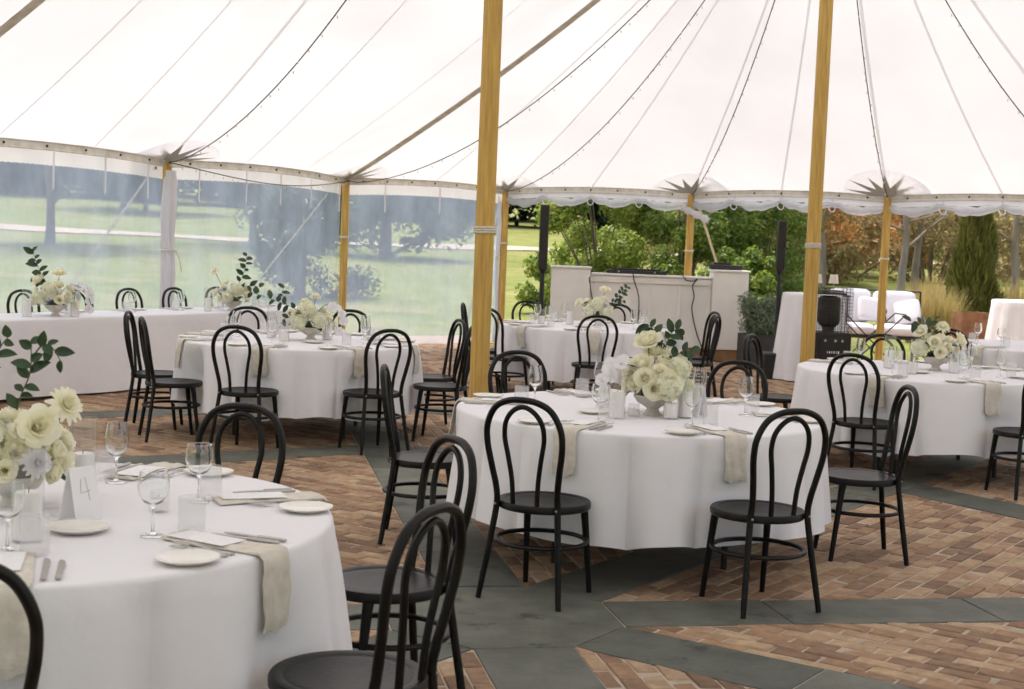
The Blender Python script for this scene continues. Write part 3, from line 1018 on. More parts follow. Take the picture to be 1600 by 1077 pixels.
tag(ob("curtain_end", mb.mesh("curtain_end", MAT['valance'], True, 180), None, (x - .14, y - .12, 2.16)), "loose rolled end of curtain drooping at the pole behind the bar", "curtain")

# ------------------------------------------------------------------ string lights
rs = random.Random(5)
mb = MB(); mb.lathe([(0, .012), (.006, .008), (.0075, 0), (.005, -.012), (0, -.018)], 6)
BULBV, BULBF = mb.v, mb.f
def string_light(pts, label, sag=.12, per=.16):
    A = [Vector(p) for p in pts]
    n = len(A)
    t = tag(ob("string_light", None), label, "string light", "string lights under the roof")
    m = MB(); m.tube(A, .0065, 5)
    ob("cable", m.mesh("light_cable", MAT['wire']), t)
    m = MB(); acc = 0
    for a, b in zip(A, A[1:]):
        Ls = (b - a).length
        k = max(1, int(Ls / per))
        for j in range(k):
            p = a.lerp(b, (j + rs.random() * .5) / k)
            o = len(m.v)
            dx, dy = rs.uniform(-.02, .02), rs.uniform(-.02, .02)
            m.add([(p.x + v[0] + dx, p.y + v[1] + dy, p.z + v[2] - .03) for v in BULBV], BULBF)
    kind(ob("bulbs", m.mesh("light_bulbs", MAT['bulb']), t), "stuff")
def up_string(i, label, t1=.985, sag=.30):
    pts = []
    for k in range(31):
        t = .004 + (t1 - .004) * k / 30
        x, y, z = canopy(i, t)
        pts.append((x, y, z - .03 - sag * math.sin(PI * (k / 30)) ** .8 * (1 - .3 * k / 30)))
    string_light(pts, label)
up_string(4, "string of lights climbing from the curtain-wrapped side pole", sag=.55)
up_string(5, "string of lights climbing from the pole between the clear walls, behind the thick centre pole", sag=.75)
up_string(6, "string of lights climbing from the corner pole beside the thick centre pole", sag=.6)
up_string(7, "string of lights climbing from the pole behind the bar", sag=.35)
up_string(8, "string of lights climbing from the pole by the garden sofa", sag=.25)
up_string(9, "string of lights at the top right corner of the roof", sag=.5)
pts = []
for k in range(25):
    u = k / 24
    a, n, z = eave(4 + min(u, .9999)); x, y = tw(a, n)
    pts.append((x + .05, y - .10, z - .03 - .20 * math.sin(PI * u)))
string_light(pts, "string of lights drooping along the eave between two side poles", per=.12)

# ------------------------------------------------------------------ chairs
mb = MB()
side = [(.200, -.222, 0), (.186, -.205, .12), (.168, -.185, .27), (.152, -.168, .42), (.152, -.178, .50), (.168, -.198, .60), (.184, -.215, .70), (.180, -.228, .785), (.140, -.240, .862), (.075, -.246, .897), (0, -.247, .905)]
full = side + [(-x, y, z) for x, y, z in side[-2::-1]]
pp = cr(full, 5)
mb.tube(pp, [.0145 if p.z > .1 else .0125 + .02 * p.z for p in pp], 9)
CH_OUT = mb.mesh("chair_back_hoop", MAT['chair'])
mb = MB()
side = [(.060, -.185, .405), (.060, -.190, .45), (.066, -.197, .55), (.082, -.209, .65), (.097, -.219, .735), (.088, -.229, .805), (.050, -.238, .855), (0, -.241, .874)]
pp = cr(side + [(-x, y, z) for x, y, z in side[-2::-1]], 5)
mb.tube(pp, .0115, 8)
CH_IN = mb.mesh("chair_inner_hoop", MAT['chair'])
mb = MB(); mb.lathe([(.166, .404), (.206, .402), (.212, .408), (.213, .428), (.208, .436), (.198, .4375), (.178, .434), (.166, .428)], 44, closed=True)
CH_RIM = mb.mesh("chair_seat_rim", MAT['chair'])
mb = MB(); mb.lathe([(0, .4245), (.06, .425), (.12, .4275), (.150, .4305), (.172, .4318), (.180, .430), (.180, .418), (0, .416)], 40)
CH_SEAT = mb.mesh("chair_seat_panel", MAT['chair'])
CH_LEG = {}
for s in (-1, 1):
    mb = MB(); mb.tube([(.142 * s, .118, .405), (.146 * s, .124, .37), (.153 * s, .138, .25), (.165 * s, .168, 0)], [.020, .018, .0155, .0125], 9)
    CH_LEG[s] = mb.mesh("chair_leg", MAT['chair'])
mb = MB(); mb.tube([(.208 * math.cos(a), -.018 + .205 * math.sin(a), .255) for a in [2 * PI * k / 36 for k in range(36)]], .0125, 8, closed=True, flat=.85)
CH_RING = mb.mesh("chair_leg_ring", MAT['chair'])
mb = MB(); mb.lathe([(0, .004), (.005, .003), (.006, 0), (0, 0)], 8)
CH_BOLT = mb.mesh("chair_bolt", MAT['metal'])


def chair(x, y, rz, where, group="bentwood dining chairs"):
    t = thing("bentwood_chair", "black bentwood chair " + where, "chair", (x, y, .003), rz, group)
    ob("back_hoop", CH_OUT, t); ob("inner_hoop", CH_IN, t)
    r = ob("seat", CH_SEAT, t); ob("seat_rim", CH_RIM, r)
    ob("leg", CH_LEG[-1], t); ob("leg", CH_LEG[1], t); ob("leg_ring", CH_RING, t)
    for s in (-1, 1):
        ob("bolt", CH_BOLT, t, (s * .152, -.184, .425), rot=(PI / 2, 0, 0))
    return t


NAMES = {'front': "front centre table", 'left': "left middle table", 'right': "right table", 'back': "back centre table", 'near': "near left table", 'far': "far right table"}
SEATS = {   # angle, seat radius, where
    'front': [(-115, 1.19, "near left side"), (-67, 1.18, "near right side"), (1, 1.18, "right side"), (60, 1.19, "far right side"), (116, 1.24, "far left side"), (178, 1.10, "left side")],
    'near': [(26, 1.20, "far right side"), (-26, 1.20, "near right side"), (72, 1.16, "far side"), (-76, 1.19, "near side")],
    'left': [(-99.5, 1.14, "near left side"), (-53, 1.13, "near right side"), (-139, 1.10, "left side"), (-172, 1.10, "hidden left side"), (-12, 1.18, "right side"), (23, 1.12, "far right side"), (119, 1.10, "back left"), (80, 1.12, "back right")],
    'back': [(-91, 1.21, "near side"), (-27, 1.13, "near right side"), (11, 1.12, "far right side"), (74, 1.1, "far side, behind its flowers"), (119, 1.15, "far left side, against the lawn"), (178, 1.1, "left side"), (-139, 1.15, "near left side")],
    'right': [(-126, 1.12, "near left side"), (88, 1.18, "far side, left of its flowers"), (151, 1.15, "far left side"), (-71, 1.18, "near side")],
    'far': [(-143, 1.18, "near left side")],
}
rc = random.Random(21)
for k, lst in SEATS.items():
    tx, ty = TAB[k]
    for (ang, r, where) in lst:
        a = math.radians(ang)
        turn = -.35 if (k, where) == ('left', "left side") else 0.0
        chair(tx + r * math.cos(a), ty + r * math.sin(a), a + PI / 2 + turn + rc.uniform(-.08, .08), "on the %s of the %s" % (where, NAMES[k]))
HU, HN, HP = Vector((.49, .872)), Vector((-.872, .49)), Vector((-4.92, 11.46))
for s, w in ((2.35, "leftmost of the five behind the long head table"), (3.1, "second from the left behind the long head table"), (3.8, "middle of the five behind the long head table"),
             (4.5, "fourth from the left behind the long head table"), (5.2, "rightmost of the five behind the long head table")):
    p = HP + HU * s + HN * 1.0
    chair(p.x, p.y, math.atan2(HN.y, HN.x) + PI / 2 + rc.uniform(-.06, .06), w)

# ------------------------------------------------------------------ tables and cloths
def cloth_radius(th, k, fo):
    """radius of the hanging cloth; k 0 at the rim .. 1 at the hem"""
    a, b, c, d_, N = fo['folds']
    lo = .6 * math.cos(5 * th + a) + .4 * math.cos(9 * th + b)
    ph_ = N * th + 1.2 * math.sin(3 * th + c) + .7 * math.sin(7 * th + d_)
    cs_ = abs(math.cos(ph_ / 2))
    dep = .75 + .25 * math.cos(5 * th + b * 1.7)
    hi = 1 - dep * 2.1 * (1 - cs_ ** .55) ** .9 - .12 * math.cos(2 * ph_ + a)        # broad swells, narrow creased valleys
    f = lo * .5 + hi * .5
    r = TR + .004 + k ** .85 * (.030 + .018 * lo) + k ** .70 * .062 * (hi - .25)
    for (a, lim) in fo['seats']:               # the chairs push the cloth in
        d = (th - a + PI) % (2 * PI) - PI
        w = math.exp(-(d / .14) ** 4) * min(1, k * 2.2)
        lf = lim - .030 + .030 * hi
        if r > lf: r += (lf - r) * w
    return r


def round_table(key, seed):
    x, y = TAB[key]
    rr = random.Random(seed)
    t = thing("round_table", "round trestle table under the white cloth of the " + NAMES[key], "table", (x, y, .003), group="round dining tables")
    m = MB(); m.lathe([(0, .725), (.90, .725), (.912, .715), (.912, .702), (.90, .695), (0, .695)], 40)
    ob("tabletop", m.mesh("tabletop", MAT['plywood']), t)
    m = MB(); m.tube([(0, 0, .70), (0, 0, .35), (0, .0, .0)], .016, 8)
    lm = m.mesh("table_leg", MAT['blackmetal'])
    for q in range(4):
        a = PI / 4 + q * PI / 2
        ob("leg", lm, t, (.6 * math.cos(a), .6 * math.sin(a), 0))
    fo = {'folds': [rr.uniform(0, 6.3), rr.uniform(0, 6.3), rr.uniform(0, 6.3), rr.uniform(0, 6.3), rr.choice((16, 18, 20))],
          'seats': [(math.radians(a), r - .225) for a, r, w in SEATS[key]]}
    hem = .215
    m = MB()
    N = 480
    rows = [(r, TZ) for r in (.0001, .3, .6, .8, .90, .93)]
    def fn(u, v):
        return (0, 0, 0)
    vs, fs = [], []
    nr = 0
    def addring(f):
        nonlocal nr
        for q in range(N): vs.append(f(2 * PI * q / N))
        nr += 1
    for r in (.002, .25, .5, .7, .82, .90, TR - .018):
        addring(lambda th, r=r: (r * math.cos(th), r * math.sin(th), TZ + .0008 * math.sin(7 * th + r * 20)))
    for b in (.35, .7, 1.05, 1.4):
        addring(lambda th, b=b: ((TR - .016 + .018 * math.sin(b)) * math.cos(th), (TR - .016 + .018 * math.sin(b)) * math.sin(th), TZ - .018 * (1 - math.cos(b))))
    for q in range(1, 19):
        k = q / 18
        def f(th, k=k):
            r = cloth_radius(th, k, fo)
            z = TZ - .02 - (TZ - .02 - hem) * k
            z += k * .020 * (r - TR - .03) / .06 + k * .012 * math.sin(4 * th + seed)
            r += .004 * math.sin(th * 23 + k * 5) * k * (1 - k)
            return (r * math.cos(th), r * math.sin(th), z)
        addring(f)
    for j in range(nr - 1):
        for q in range(N):
            l = (q + 1) % N
            fs.append((j * N + q, j * N + l, (j + 1) * N + l, (j + 1) * N + q))
    fs.append(tuple(range(N)))
    m.add(vs, fs)
    c = ob("tablecloth", m.mesh("tablecloth", MAT['cloth'], True, 180), None, (x, y, 0))
    tag(c, "round white tablecloth hanging almost to the floor over the " + NAMES[key], "tablecloth", "white tablecloths")
    return fo
FO = {k: round_table(k, 31 + i * 7) for i, k in enumerate(TAB)}

# long head table
HL, HD = 5.7, .76
t = thing("long_table", "long trestle head table under its white cloth beside the clear curtain", "table", (HP.x, HP.y, .003), math.atan2(HU.y, HU.x))
m = MB(); m.box((HL / 2, HD / 2, .705), (HL - .06, HD - .05, .03)); ob("tabletop", m.mesh("long_tabletop", MAT['plywood'], False), t)
m = MB(); m.box((0, 0, .345), (.04, .04, .69)); lm = m.mesh("long_table_leg", MAT['blackmetal'], False)
for q in range(4):
    for yy in (.12, HD - .12): ob("leg", lm, t, (.3 + q * (HL - .6) / 3, yy, 0))
m = MB()
def per(u):                       # rounded rectangle outline, ccw
    c = [(0, 0), (HL, 0), (HL, HD), (0, HD)]
    Lp = 2 * (HL + HD); s = u * Lp
    for (a, b), l in (((c[0], c[1]), HL), ((c[1], c[2]), HD), ((c[2], c[3]), HL), ((c[3], c[0]), HD)):
        if s <= l: f = s / l; d = ((b[0] - a[0]) / l, (b[1] - a[1]) / l); return a[0] + (b[0] - a[0]) * f, a[1] + (b[1] - a[1]) * f, d[1], -d[0]
        s -= l
    return 0, 0, 0, -1
NP = 360
vs, fs = [], []
levels = [(-.03, TZ), (-.012, TZ - .001), (-.003, TZ - .006), (0.0, TZ - .018)] + [(.012 * k, TZ - .02 - (TZ - .05) * k) for k in [q / 10 for q in range(1, 11)]]
for (o_, z) in levels:
    for q in range(NP):
        x, y, nx_, ny_ = per((q + .5) / NP)
        k = (TZ - z) / TZ
        w = o_ + k * (.018 * math.sin(q * .11) + .012 * math.sin(q * .31 + 1) + .010 * math.sin(q * .05 + 2))
        vs.append((x + nx_ * w, y + ny_ * w, z + k * .012 * math.sin(q * .07)))
for j in range(len(levels) - 1):
    for q in range(NP):
        l = (q + 1) % NP
        fs.append((j * NP + q, (j + 1) * NP + q, (j + 1) * NP + l, j * NP + l))
fs.append(tuple(range(NP)))
m.add(vs, fs)
c = ob("tablecloth", m.mesh("long_tablecloth", MAT['cloth'], True, 60), None, (HP.x, HP.y, 0), math.atan2(HU.y, HU.x))
tag(c, "long white tablecloth falling to the floor over the head table at left", "tablecloth", "white tablecloths")

# ------------------------------------------------------------------ tableware meshes
mb = MB(); mb.lathe([(0, .004), (.050, .004), (.060, .007), (.082, .0135), (.0845, .015), (.0845, .013), (.062, .003), (.055, 0), (0, 0)], 40)
PLATE = mb.mesh("side_plate", MAT['plate'])
def wine_prof(h, w):
    o = [(0, 0), (.034, 0), (.035, .0015), (.030, .004), (.010, .008), (.0045, .015), (.0035, .05), (.0042, .078), (.010, .088)]
    b = [(.024 * w, .098), (.036 * w, .118), (.040 * w, .138), (.0385 * w, .160), (.034 * w, .185), (.031 * w, h)]
    i = [(r - .0013, z) for r, z in reversed(b)] + [(.008, .0925), (0, .091)]
    return o + b + i
mb = MB(); mb.lathe(wine_prof(.205, 1.0), 28); WINE = mb.mesh("wine_glass", MAT['glass'], True, 70)
mb = MB(); mb.lathe(wine_prof(.185, 1.12), 28); WINE2 = mb.mesh("wine_glass_low", MAT['glass'], True, 70)
mb = MB()
def ribt(u, v, R, h, rib):
    return 0
def tumbler_mesh():
    m = MB(); N = 72
    prof = [(.034, 0.0, 0), (.0365, .004, 1), (.037, .02, 1), (.037, .06, 1), (.037, .102, 1), (.0365, .105, 0), (.0345, .104, 0), (.034, .06, 0), (.0335, .012, 0)]
    vs, fs = [], []
    for (r, z, rib) in prof:
        for q in range(N):
            rr = r + (.0007 * (1 if q % 2 else -1) if rib else 0)
            a = 2 * PI * q / N
            vs.append((rr * math.cos(a), rr * math.sin(a), z))
    for j in range(len(prof) - 1):
        for q in range(N):
            l = (q + 1) % N
            fs.append((j * N + q, j * N + l, (j + 1) * N + l, (j + 1) * N + q))
    fs.append(tuple(range(N))[::-1]); fs.append(tuple((len(prof) - 1) * N + q for q in range(N)))
    m.add(vs, fs)
    return m.mesh("tumbler", MAT['tumbler'], True, 25)
TUMB = tumbler_mesh()
def knife_mesh(L_):
    m = MB()
    hb = L_ * .46
    m.box((0, -L_ / 2 + hb / 2, .0045), (.015, hb, .008), ch=.003)
    out = [(-.0075, 0), (.006, 0), (.008, L_ * .10), (.0095, L_ * .30), (.0085, L_ * .42), (.003, L_ * .50), (-.006, L_ * .52), (-.0075, L_ * .48)]
    out = [(x, y - L_ * .04) for x, y in out]
    m.prism(out, .0025, .0048)
    return m.mesh("table_knife", MAT['metal'], True, 35)
KNIFE, KNIFE2 = knife_mesh(.235), knife_mesh(.21)
def fork_mesh(L_):
    m = MB()
    pts = cr([(0, -L_ / 2, .004), (0, -L_ * .3, .005), (0, 0, .007), (0, L_ * .2, .010), (0, L_ * .26, .008)], 4)
    rad = [(.0085 - .0055 * min(1, k / (len(pts) * .5))) for k in range(len(pts))]
    m.tube(pts, rad, 8, flat=.35)
    m.box((0, L_ * .29, .008), (.022, .026, .0022), ch=.0008)
    for q in range(4):
        x = -.0093 + q * .0062
        m.tube([(x, L_ * .33, .008), (x, L_ * .42, .0068), (x, L_ * .5, .009)], [.0018, .0017, .0010], 6)
    return m.mesh("table_fork", MAT['metal'], True, 50)
FORK, FORK2 = fork_mesh(.205), fork_mesh(.185)
mb = MB(); mb.box((0, 0, .0008), (.098, .205, .0012)); MENU = mb.mesh("menu_card", MAT['menu'], False)


def napkin_mesh(fo, th, L_in, drop, w, seed):
    """linen strip from the table centre out, over the rim and down; local frame: x tangential, y outward, origin at table centre"""
    rr = random.Random(seed)
    m = MB()
    r_edge = TR + .010
    path = []
    n_top = 12
    for k in range(n_top): path.append((r_edge - .014 - L_in * (1 - k / (n_top - 1)), TZ + .0035))
    for b in (.4, .8, 1.2): path.append((r_edge - .014 + .018 * math.sin(b), TZ + .0035 - .018 * (1 - math.cos(b))))
    n_d = 10
    if drop > .03:
        for k in range(1, n_d + 1):
            z = TZ - .018 - drop * k / n_d
            kk = (TZ - .02 - z) / (TZ - .235)
            r = max(cloth_radius(th + d, max(kk, 0), fo) for d in (-.07, -.035, 0, .035, .07)) + .010
            path.append((r, z))
    thk = .007
    ph = [rr.uniform(0, 6) for _ in range(4)]
    skew = rr.uniform(-.06, .06)
    vs, fs = [], []
    NW = 9
    nn = len(path)
    for layer in (0, 1):
        for k, (r, z) in enumerate(path):
            hang = k >= n_top + 2
            for q in range(NW):
                u = q / (NW - 1) - .5
                x = u * w * (1 + .05 * math.sin(k * .8 + ph[0]) - (.06 * (k - n_top) / 10 if hang else 0)) + skew * (r - r_edge if not hang else 0) + .004 * math.sin(k * .6 + ph[1])
                wob = .0025 * math.sin(u * 14 + ph[2] + k * .5) + .0015 * math.sin(k * 1.7 + ph[3])
                edge = 1 - .5 * (abs(u) > .49)
                if hang: vs.append((x, r + (thk * edge if layer else 0) + wob * 1.2 + .002, z + .008 * math.sin(u * 9 + ph[1]) * (k == nn - 1)))
                else: vs.append((x, r + (thk * .6 if layer and k >= n_top else 0), z + (thk * edge if layer else 0) + (wob if layer else 0) + .001))
    for k in range(nn - 1):
        for q in range(NW - 1):
            a = k * NW + q
            fs.append((a + 1, a, a + NW, a + NW + 1))
            b = nn * NW + a
            fs.append((b, b + 1, b + NW + 1, b + NW))
        for q in (0, NW - 1):
            a = k * NW + q; b = nn * NW + a
            fs.append((a, b, b + NW, a + NW) if q == 0 else (b, a, a + NW, b + NW))
    for k in (0, nn - 1):
        for q in range(NW - 1):
            a = k * NW + q; b = nn * NW + a
            fs.append((a, a + 1, b + 1, b) if k == 0 else (a + 1, a, b, b + 1))
    m.add(vs, fs)
    return m.mesh("napkin", MAT['napkin'], True, 60)


rt_ = random.Random(77)
def setting(key, ang, where, drop=.19, glass=(True, True), nap=True, hi=True):
    """one place setting at angle ang of a round table"""
    tx, ty = TAB[key]
    a = math.radians(ang)
    f = Vector((-math.cos(a), -math.sin(a))); left = Vector((-f.y, f.x)); e = -f
    of = "at the %s of the %s" % (where, NAMES[key])
    rz = a + PI / 2                           # local +y points at the table centre
    def P(r, l): p = Vector((tx, ty)) + e * r + left * l; return (p.x, p.y)
    if nap:
        o = ob("napkin", napkin_mesh(FO[key], a, .34, drop, .118, int(ang * 7 + len(key))), None, (tx, ty, 0), a - PI / 2)
        tag(o, "beige linen napkin draped " + of, "napkin", "linen napkins")
        o = ob("menu_card", MENU, None, (*P(.735, rt_.uniform(-.012, .012)), TZ + .0145), rz + rt_.uniform(-.08, .08))
        tag(o, "white menu card " + of, "menu card", "menu cards")
    o = ob("side_plate", PLATE, None, (*P(.845, .215), TZ + .002), rt_.uniform(0, 6))
    tag(o, "cream side plate " + of, "plate", "cream side plates")
    for mesh_, l, r, w in ((FORK, .082, .79, "inner"), (FORK2, .118, .80, "outer")):
        o = ob("table_fork", mesh_, None, (*P(r, l), TZ + .002), rz + rt_.uniform(-.06, .06))
        tag(o, "%s steel fork %s" % (w, of), "fork", "steel forks")
    for mesh_, l, r, w in ((KNIFE, -.092, .79, "inner"), (KNIFE2, -.128, .80, "outer")):
        o = ob("table_knife", mesh_, None, (*P(r, l), TZ + .002), rz + rt_.uniform(-.06, .06))
        tag(o, "%s steel knife %s" % (w, of), "knife", "steel knives")
    if glass[0]:
        o = ob("wine_glass", WINE if rt_.random() < .6 else WINE2, None, (*P(.56, .02 + rt_.uniform(-.03, .03)), TZ + .001))
        tag(o, "empty stemmed wine glass " + of, "wine glass", "wine glasses")
    if glass[1]:
        o = ob("tumbler", TUMB, None, (*P(.61, -.065 + rt_.uniform(-.02, .02)), TZ + .001))
        tag(o, "ribbed frosted water tumbler " + of, "tumbler", "water tumblers")


for key, lst in {
    'front': [(-115, "near left"), (-67, "near right"), (1, "right"), (48, "far right"), (112, "far left"), (170, "left")],
    'near': [(26, "far right"), (-27, "near right"), (75, "far side"), (-72, "near side"), (130, "far left")],
    'left': [(-99, "near left"), (-53, "near right"), (-151, "left"), (168, "far left"), (-12, "right"), (30, "far right"), (119, "back left"), (80, "back right")],
    'back': [(-91, "near side"), (-40, "near right"), (11, "right"), (74, "far side"), (119, "far left"), (178, "left"), (-139, "near left")],
    'right': [(-126, "near left"), (-78, "near side"), (-30, "near right"), (88, "far side"), (140, "far left"), (40, "far right")],
    'far': [(-143, "near left"), (160, "far left"), (-95, "near side")]}.items():
    for ang, w in lst:
        setting(key, ang, w, drop=.01 if (key, ang) == ('near', 26) else .19)
# share plates near the middle
for key, r, ang in (('front', .30, -143), ('near', .37, -43), ('right', .24, -119), ('left', .30, -60), ('back', .30, -110)):
    tx, ty = TAB[key]; a = math.radians(ang)
    tag(ob("side_plate", PLATE, None, (tx + r * math.cos(a), ty + r * math.sin(a), TZ + .002), sc=1.04), "cream plate in the middle of the %s, in front of the flowers" % NAMES[key], "plate", "cream side plates")
# small dark red box on the right table's far left plate
mb = MB(); mb.box((0, 0, .02), (.10, .05, .035), ch=.006)
tx, ty = TAB['right']
tag(ob("red_box", mb.mesh("red_box", MAT['red'], False), None, (tx - .47, ty + .66, TZ + .018), .3), "small dark red box on a plate at the far left of the right table", "box")

# head table settings
HRZ = math.atan2(HU.y, HU.x)
for n_, s in enumerate((2.35, 3.1, 3.8, 4.5, 5.2)):
    w = ("leftmost", "second", "middle", "fourth", "rightmost")[n_]
    def HPt(ds, d): p = HP + HU * (s + ds) + HN * d; return (p.x, p.y)
    of = "at the %s seat of the long head table" % w
    tag(ob("side_plate", PLATE, None, (*HPt(.2, .60), TZ + .002)), "cream side plate " + of, "plate", "cream side plates")
    tag(ob("wine_glass", WINE, None, (*HPt(-.10, .40), TZ + .002)), "empty stemmed wine glass " + of, "wine glass", "wine glasses")
    tag(ob("tumbler", TUMB, None, (*HPt(-.20, .38), TZ + .002)), "ribbed frosted water tumbler " + of, "tumbler", "water tumblers")
    tag(ob("table_knife", KNIFE, None, (*HPt(-.12, .58), TZ + .002), HRZ), "steel knife " + of, "knife", "steel knives")
    tag(ob("table_fork", FORK, None, (*HPt(.09, .58), TZ + .002), HRZ), "steel fork " + of, "fork", "steel forks")
    mb = MB(); mb.box((0, 0, .006), (.11, .24, .010), ch=.004)
    tag(ob("napkin", mb.mesh("flat_napkin", MAT['napkin']), None, (*HPt(-.02, .56), TZ + .001), HRZ), "folded beige linen napkin " + of, "napkin", "linen napkins")

# ------------------------------------------------------------------ candles, cards
def cyl_glass(h, r, th=.0025, bottom=.006):
    m = MB(); m.lathe([(0, 0), (r, 0), (r, h), (r - th, h), (r - th, bottom), (0, bottom)], 28)
    return m
mb = cyl_glass(.25, .043); CYL = mb.mesh("hurricane_glass", MAT['vase'], True, 35)
mb = cyl_glass(.15, .04); CYL2 = mb.mesh("low_hurricane_glass", MAT['vase'], True, 35)
mb = cyl_glass(.065, .03, .004); VOT = mb.mesh("votive_glass", MAT['votive'], True, 35)
def candle_mesh(h, r):
    m = MB(); m.lathe([(0, 0), (r, 0), (r, h - .004), (r - .003, h), (r * .4, h - .003), (0, h - .005)], 24)
    return m.mesh("pillar_candle", MAT['wax'])
C1, C2, C3 = candle_mesh(.13, .036), candle_mesh(.075, .033), candle_mesh(.03, .023)
mb = MB(); mb.tube([(0, 0, -.004), (.001, 0, .006), (.003, 0, .011)], .0012, 5); WICK = mb.mesh("wick", MAT['ink'])
def candle(x, y, kind_, where):
    if kind_ == 'tall': g, c, h, nm = CYL, C1, .13, "pillar candle in tall glass "
    elif kind_ == 'low': g, c, h, nm = CYL2, C2, .075, "short candle in low glass "
    else: g, c, h, nm = VOT, C3, .03, "small glass votive "
    t = thing("candle_holder", nm + where, "candle", (x, y, TZ + .001), group="candles on the tables")
    ob("glass_cylinder", g, t)
    cc = ob("candle", c, t, (0, 0, .0065)); ob("wick", WICK, cc, (0, 0, h))
    return t
candle(.537, 7.134, 'tall', "left of the flowers on the front centre table")
candle(.815, 7.20, 'low', "in front of the flowers on the front centre table")
candle(.895, 7.27, 'tall', "right of the flowers on the front centre table")
candle(.633, 7.25, 'votive', "in front of the bowl on the front centre table")
candle(.486, 7.60, 'votive', "behind the plate on the front centre table")
candle(-1.30, 3.86, 'tall', "nearest the camera on the near left table")
candle(-1.36, 4.55, 'tall', "behind the number card on the near left table")
candle(-1.06, 4.34, 'votive', "right of the number card on the near left table")
candle(-1.80, 11.30, 'low', "in front of the flowers on the left middle table")
candle(-1.50, 11.60, 'tall', "right of the flowers on the left middle table")
candle(-1.95, 11.60, 'tall', "left of the flowers on the left middle table")
candle(2.95, 10.52, 'low', "left in front of the flowers on the right table")
candle(3.33, 10.75, 'low', "in front of the flowers on the right table")
candle(2.90, 10.98, 'tall', "left of the flowers on the right table")
candle(.60, 15.10, 'tall', "left of the flowers on the back centre table")
candle(.30, 15.05, 'low', "near the left edge of the back centre table")
candle(-4.05, 13.22, 'tall', "right of the left flowers on the head table")
candle(-4.40, 12.95, 'tall', "left of the left flowers on the head table")
candle(-3.18, 14.92, 'tall', "left of the right flowers on the head table")
candle(-2.80, 15.55, 'low', "right of the right flowers on the head table")


def number_card(x, y, rz, label, digit, arch):
    t = thing("table_number", label, "table number", (x, y, TZ + .002), rz, "table number cards")
    W, H, lean = .095, .155, .16
    m = MB()
    out = [(-W / 2, 0), (W / 2, 0), (W / 2, H * (.62 if arch else 1))]
    if arch: out += [(W / 2 * math.cos(b), H * .62 + H * .38 * math.sin(b)) for b in [PI * q / 10 for q in range(1, 10)]]
    out += [(-W / 2, H * (.62 if arch else 1))]
    def leaf(sgn):
        m = MB(); n = len(out); vs = []
        for d in (0, .0022):
            for (px_, pz) in out: vs.append((px_, sgn * (.038 - pz / H * .037) + (d if sgn > 0 else -d), pz + .0005))
        fs = [tuple(range(n)), tuple(range(n, 2 * n))[::-1]] + [(i, (i + 1) % n, n + (i + 1) % n, n + i) for i in range(n)]
        m.add(vs, fs); return m.mesh("card_leaf", MAT['card'], False)
    ob("card_leaf", leaf(-1), t); ob("card_leaf", leaf(1), t)
    m = MB()
    def on(px_, pz): return (px_, -(.038 - pz / H * .037) - .0028, pz)
    if digit == '4':
        m.tube([on(-.012, .122), on(-.016, .098), on(-.018, .082), on(0, .084), on(.018, .087)], .0005, 5)
        m.tube([on(.004, .126), on(.008, .095), on(.012, .060)], .0005, 5)
    else:
        m.tube([on(p[0], p[2]) for p in cr([(.010, 0, .118), (-.004, 0, .110), (-.013, 0, .090), (-.012, 0, .072), (0, 0, .063), (.012, 0, .070), (.012, 0, .084), (.002, 0, .092), (-.011, 0, .084)], 4)], .0012, 5)
    ob("numeral", m.mesh("numeral", MAT['ink']), t)
number_card(-1.25, 4.17, 1.0, "white folded table card with a handwritten 4 on the near left table", '4', False)
number_card(3.46, 11.02, .30, "white arched table card with a handwritten 6 on the right table", '6', True)
tt = number_card(.965, 7.36, 2.3, "white folded table card seen from its edge on the front centre table", '4', False)

# ------------------------------------------------------------------ flowers
def petal_grid(m, base, out, r, h, w, curl, nu=5, nv=5, cup=.4):
    """a petal at azimuth base; out: how far it leans out"""
    ca, sa = math.cos(base), math.sin(base)
    def fn(u, v):
        x = (u - .5) * 2
        ww = w * math.sin(PI * (.12 + .62 * v)) ** .8
        lat = x * ww
        rad = r * (.25 + .75 * v ** .7) * out + curl * max(0, v - .65) ** 1.5 * 3 - cup * lat * lat / max(w, .01)
        z = h * v - curl * .6 * max(0, v - .7) ** 1.3 * 2 - .12 * h * x * x * v
        return (rad * ca - lat * sa, rad * sa + lat * ca, z)
    m.grid(fn, nu, nv)
def rose_mesh(seed, mat, R=.045, open_=1.0, n=4):
    rr = random.Random(seed); m = MB()
    rings = [(3, .16, .90, .26, 0.0), (3, .30, .95, .34, 0.0), (4, .46, .97, .42, .0), (5, .63, .95, .50, .003), (5, .80, .88, .56, .007), (6, .98, .74, .62, .011), (7, 1.15, .52, .66, .014)]
    for i, (k, o, h, w, curl) in enumerate(rings):
        ph = rr.uniform(0, 6)
        for q in range(k):
            petal_grid(m, ph + 2 * PI * q / k + rr.uniform(-.2, .2), o * rr.uniform(.92, 1.08) * (1 if i < 2 else open_), R, R * 1.25 * h * rr.uniform(.93, 1.05), R * w * rr.uniform(.9, 1.1), curl * open_ * R / .045)
    m.lathe([(0, -.2 * R), (.25 * R, -.1 * R), (.3 * R, .15 * R), (0, .5 * R)], 8)
    return m.mesh("rose", mat, True, 180)
ROSES = [rose_mesh(s, MAT['rose'], .046, o) for s, o in ((1, 1.0), (2, .85), (3, 1.15), (4, .95))]
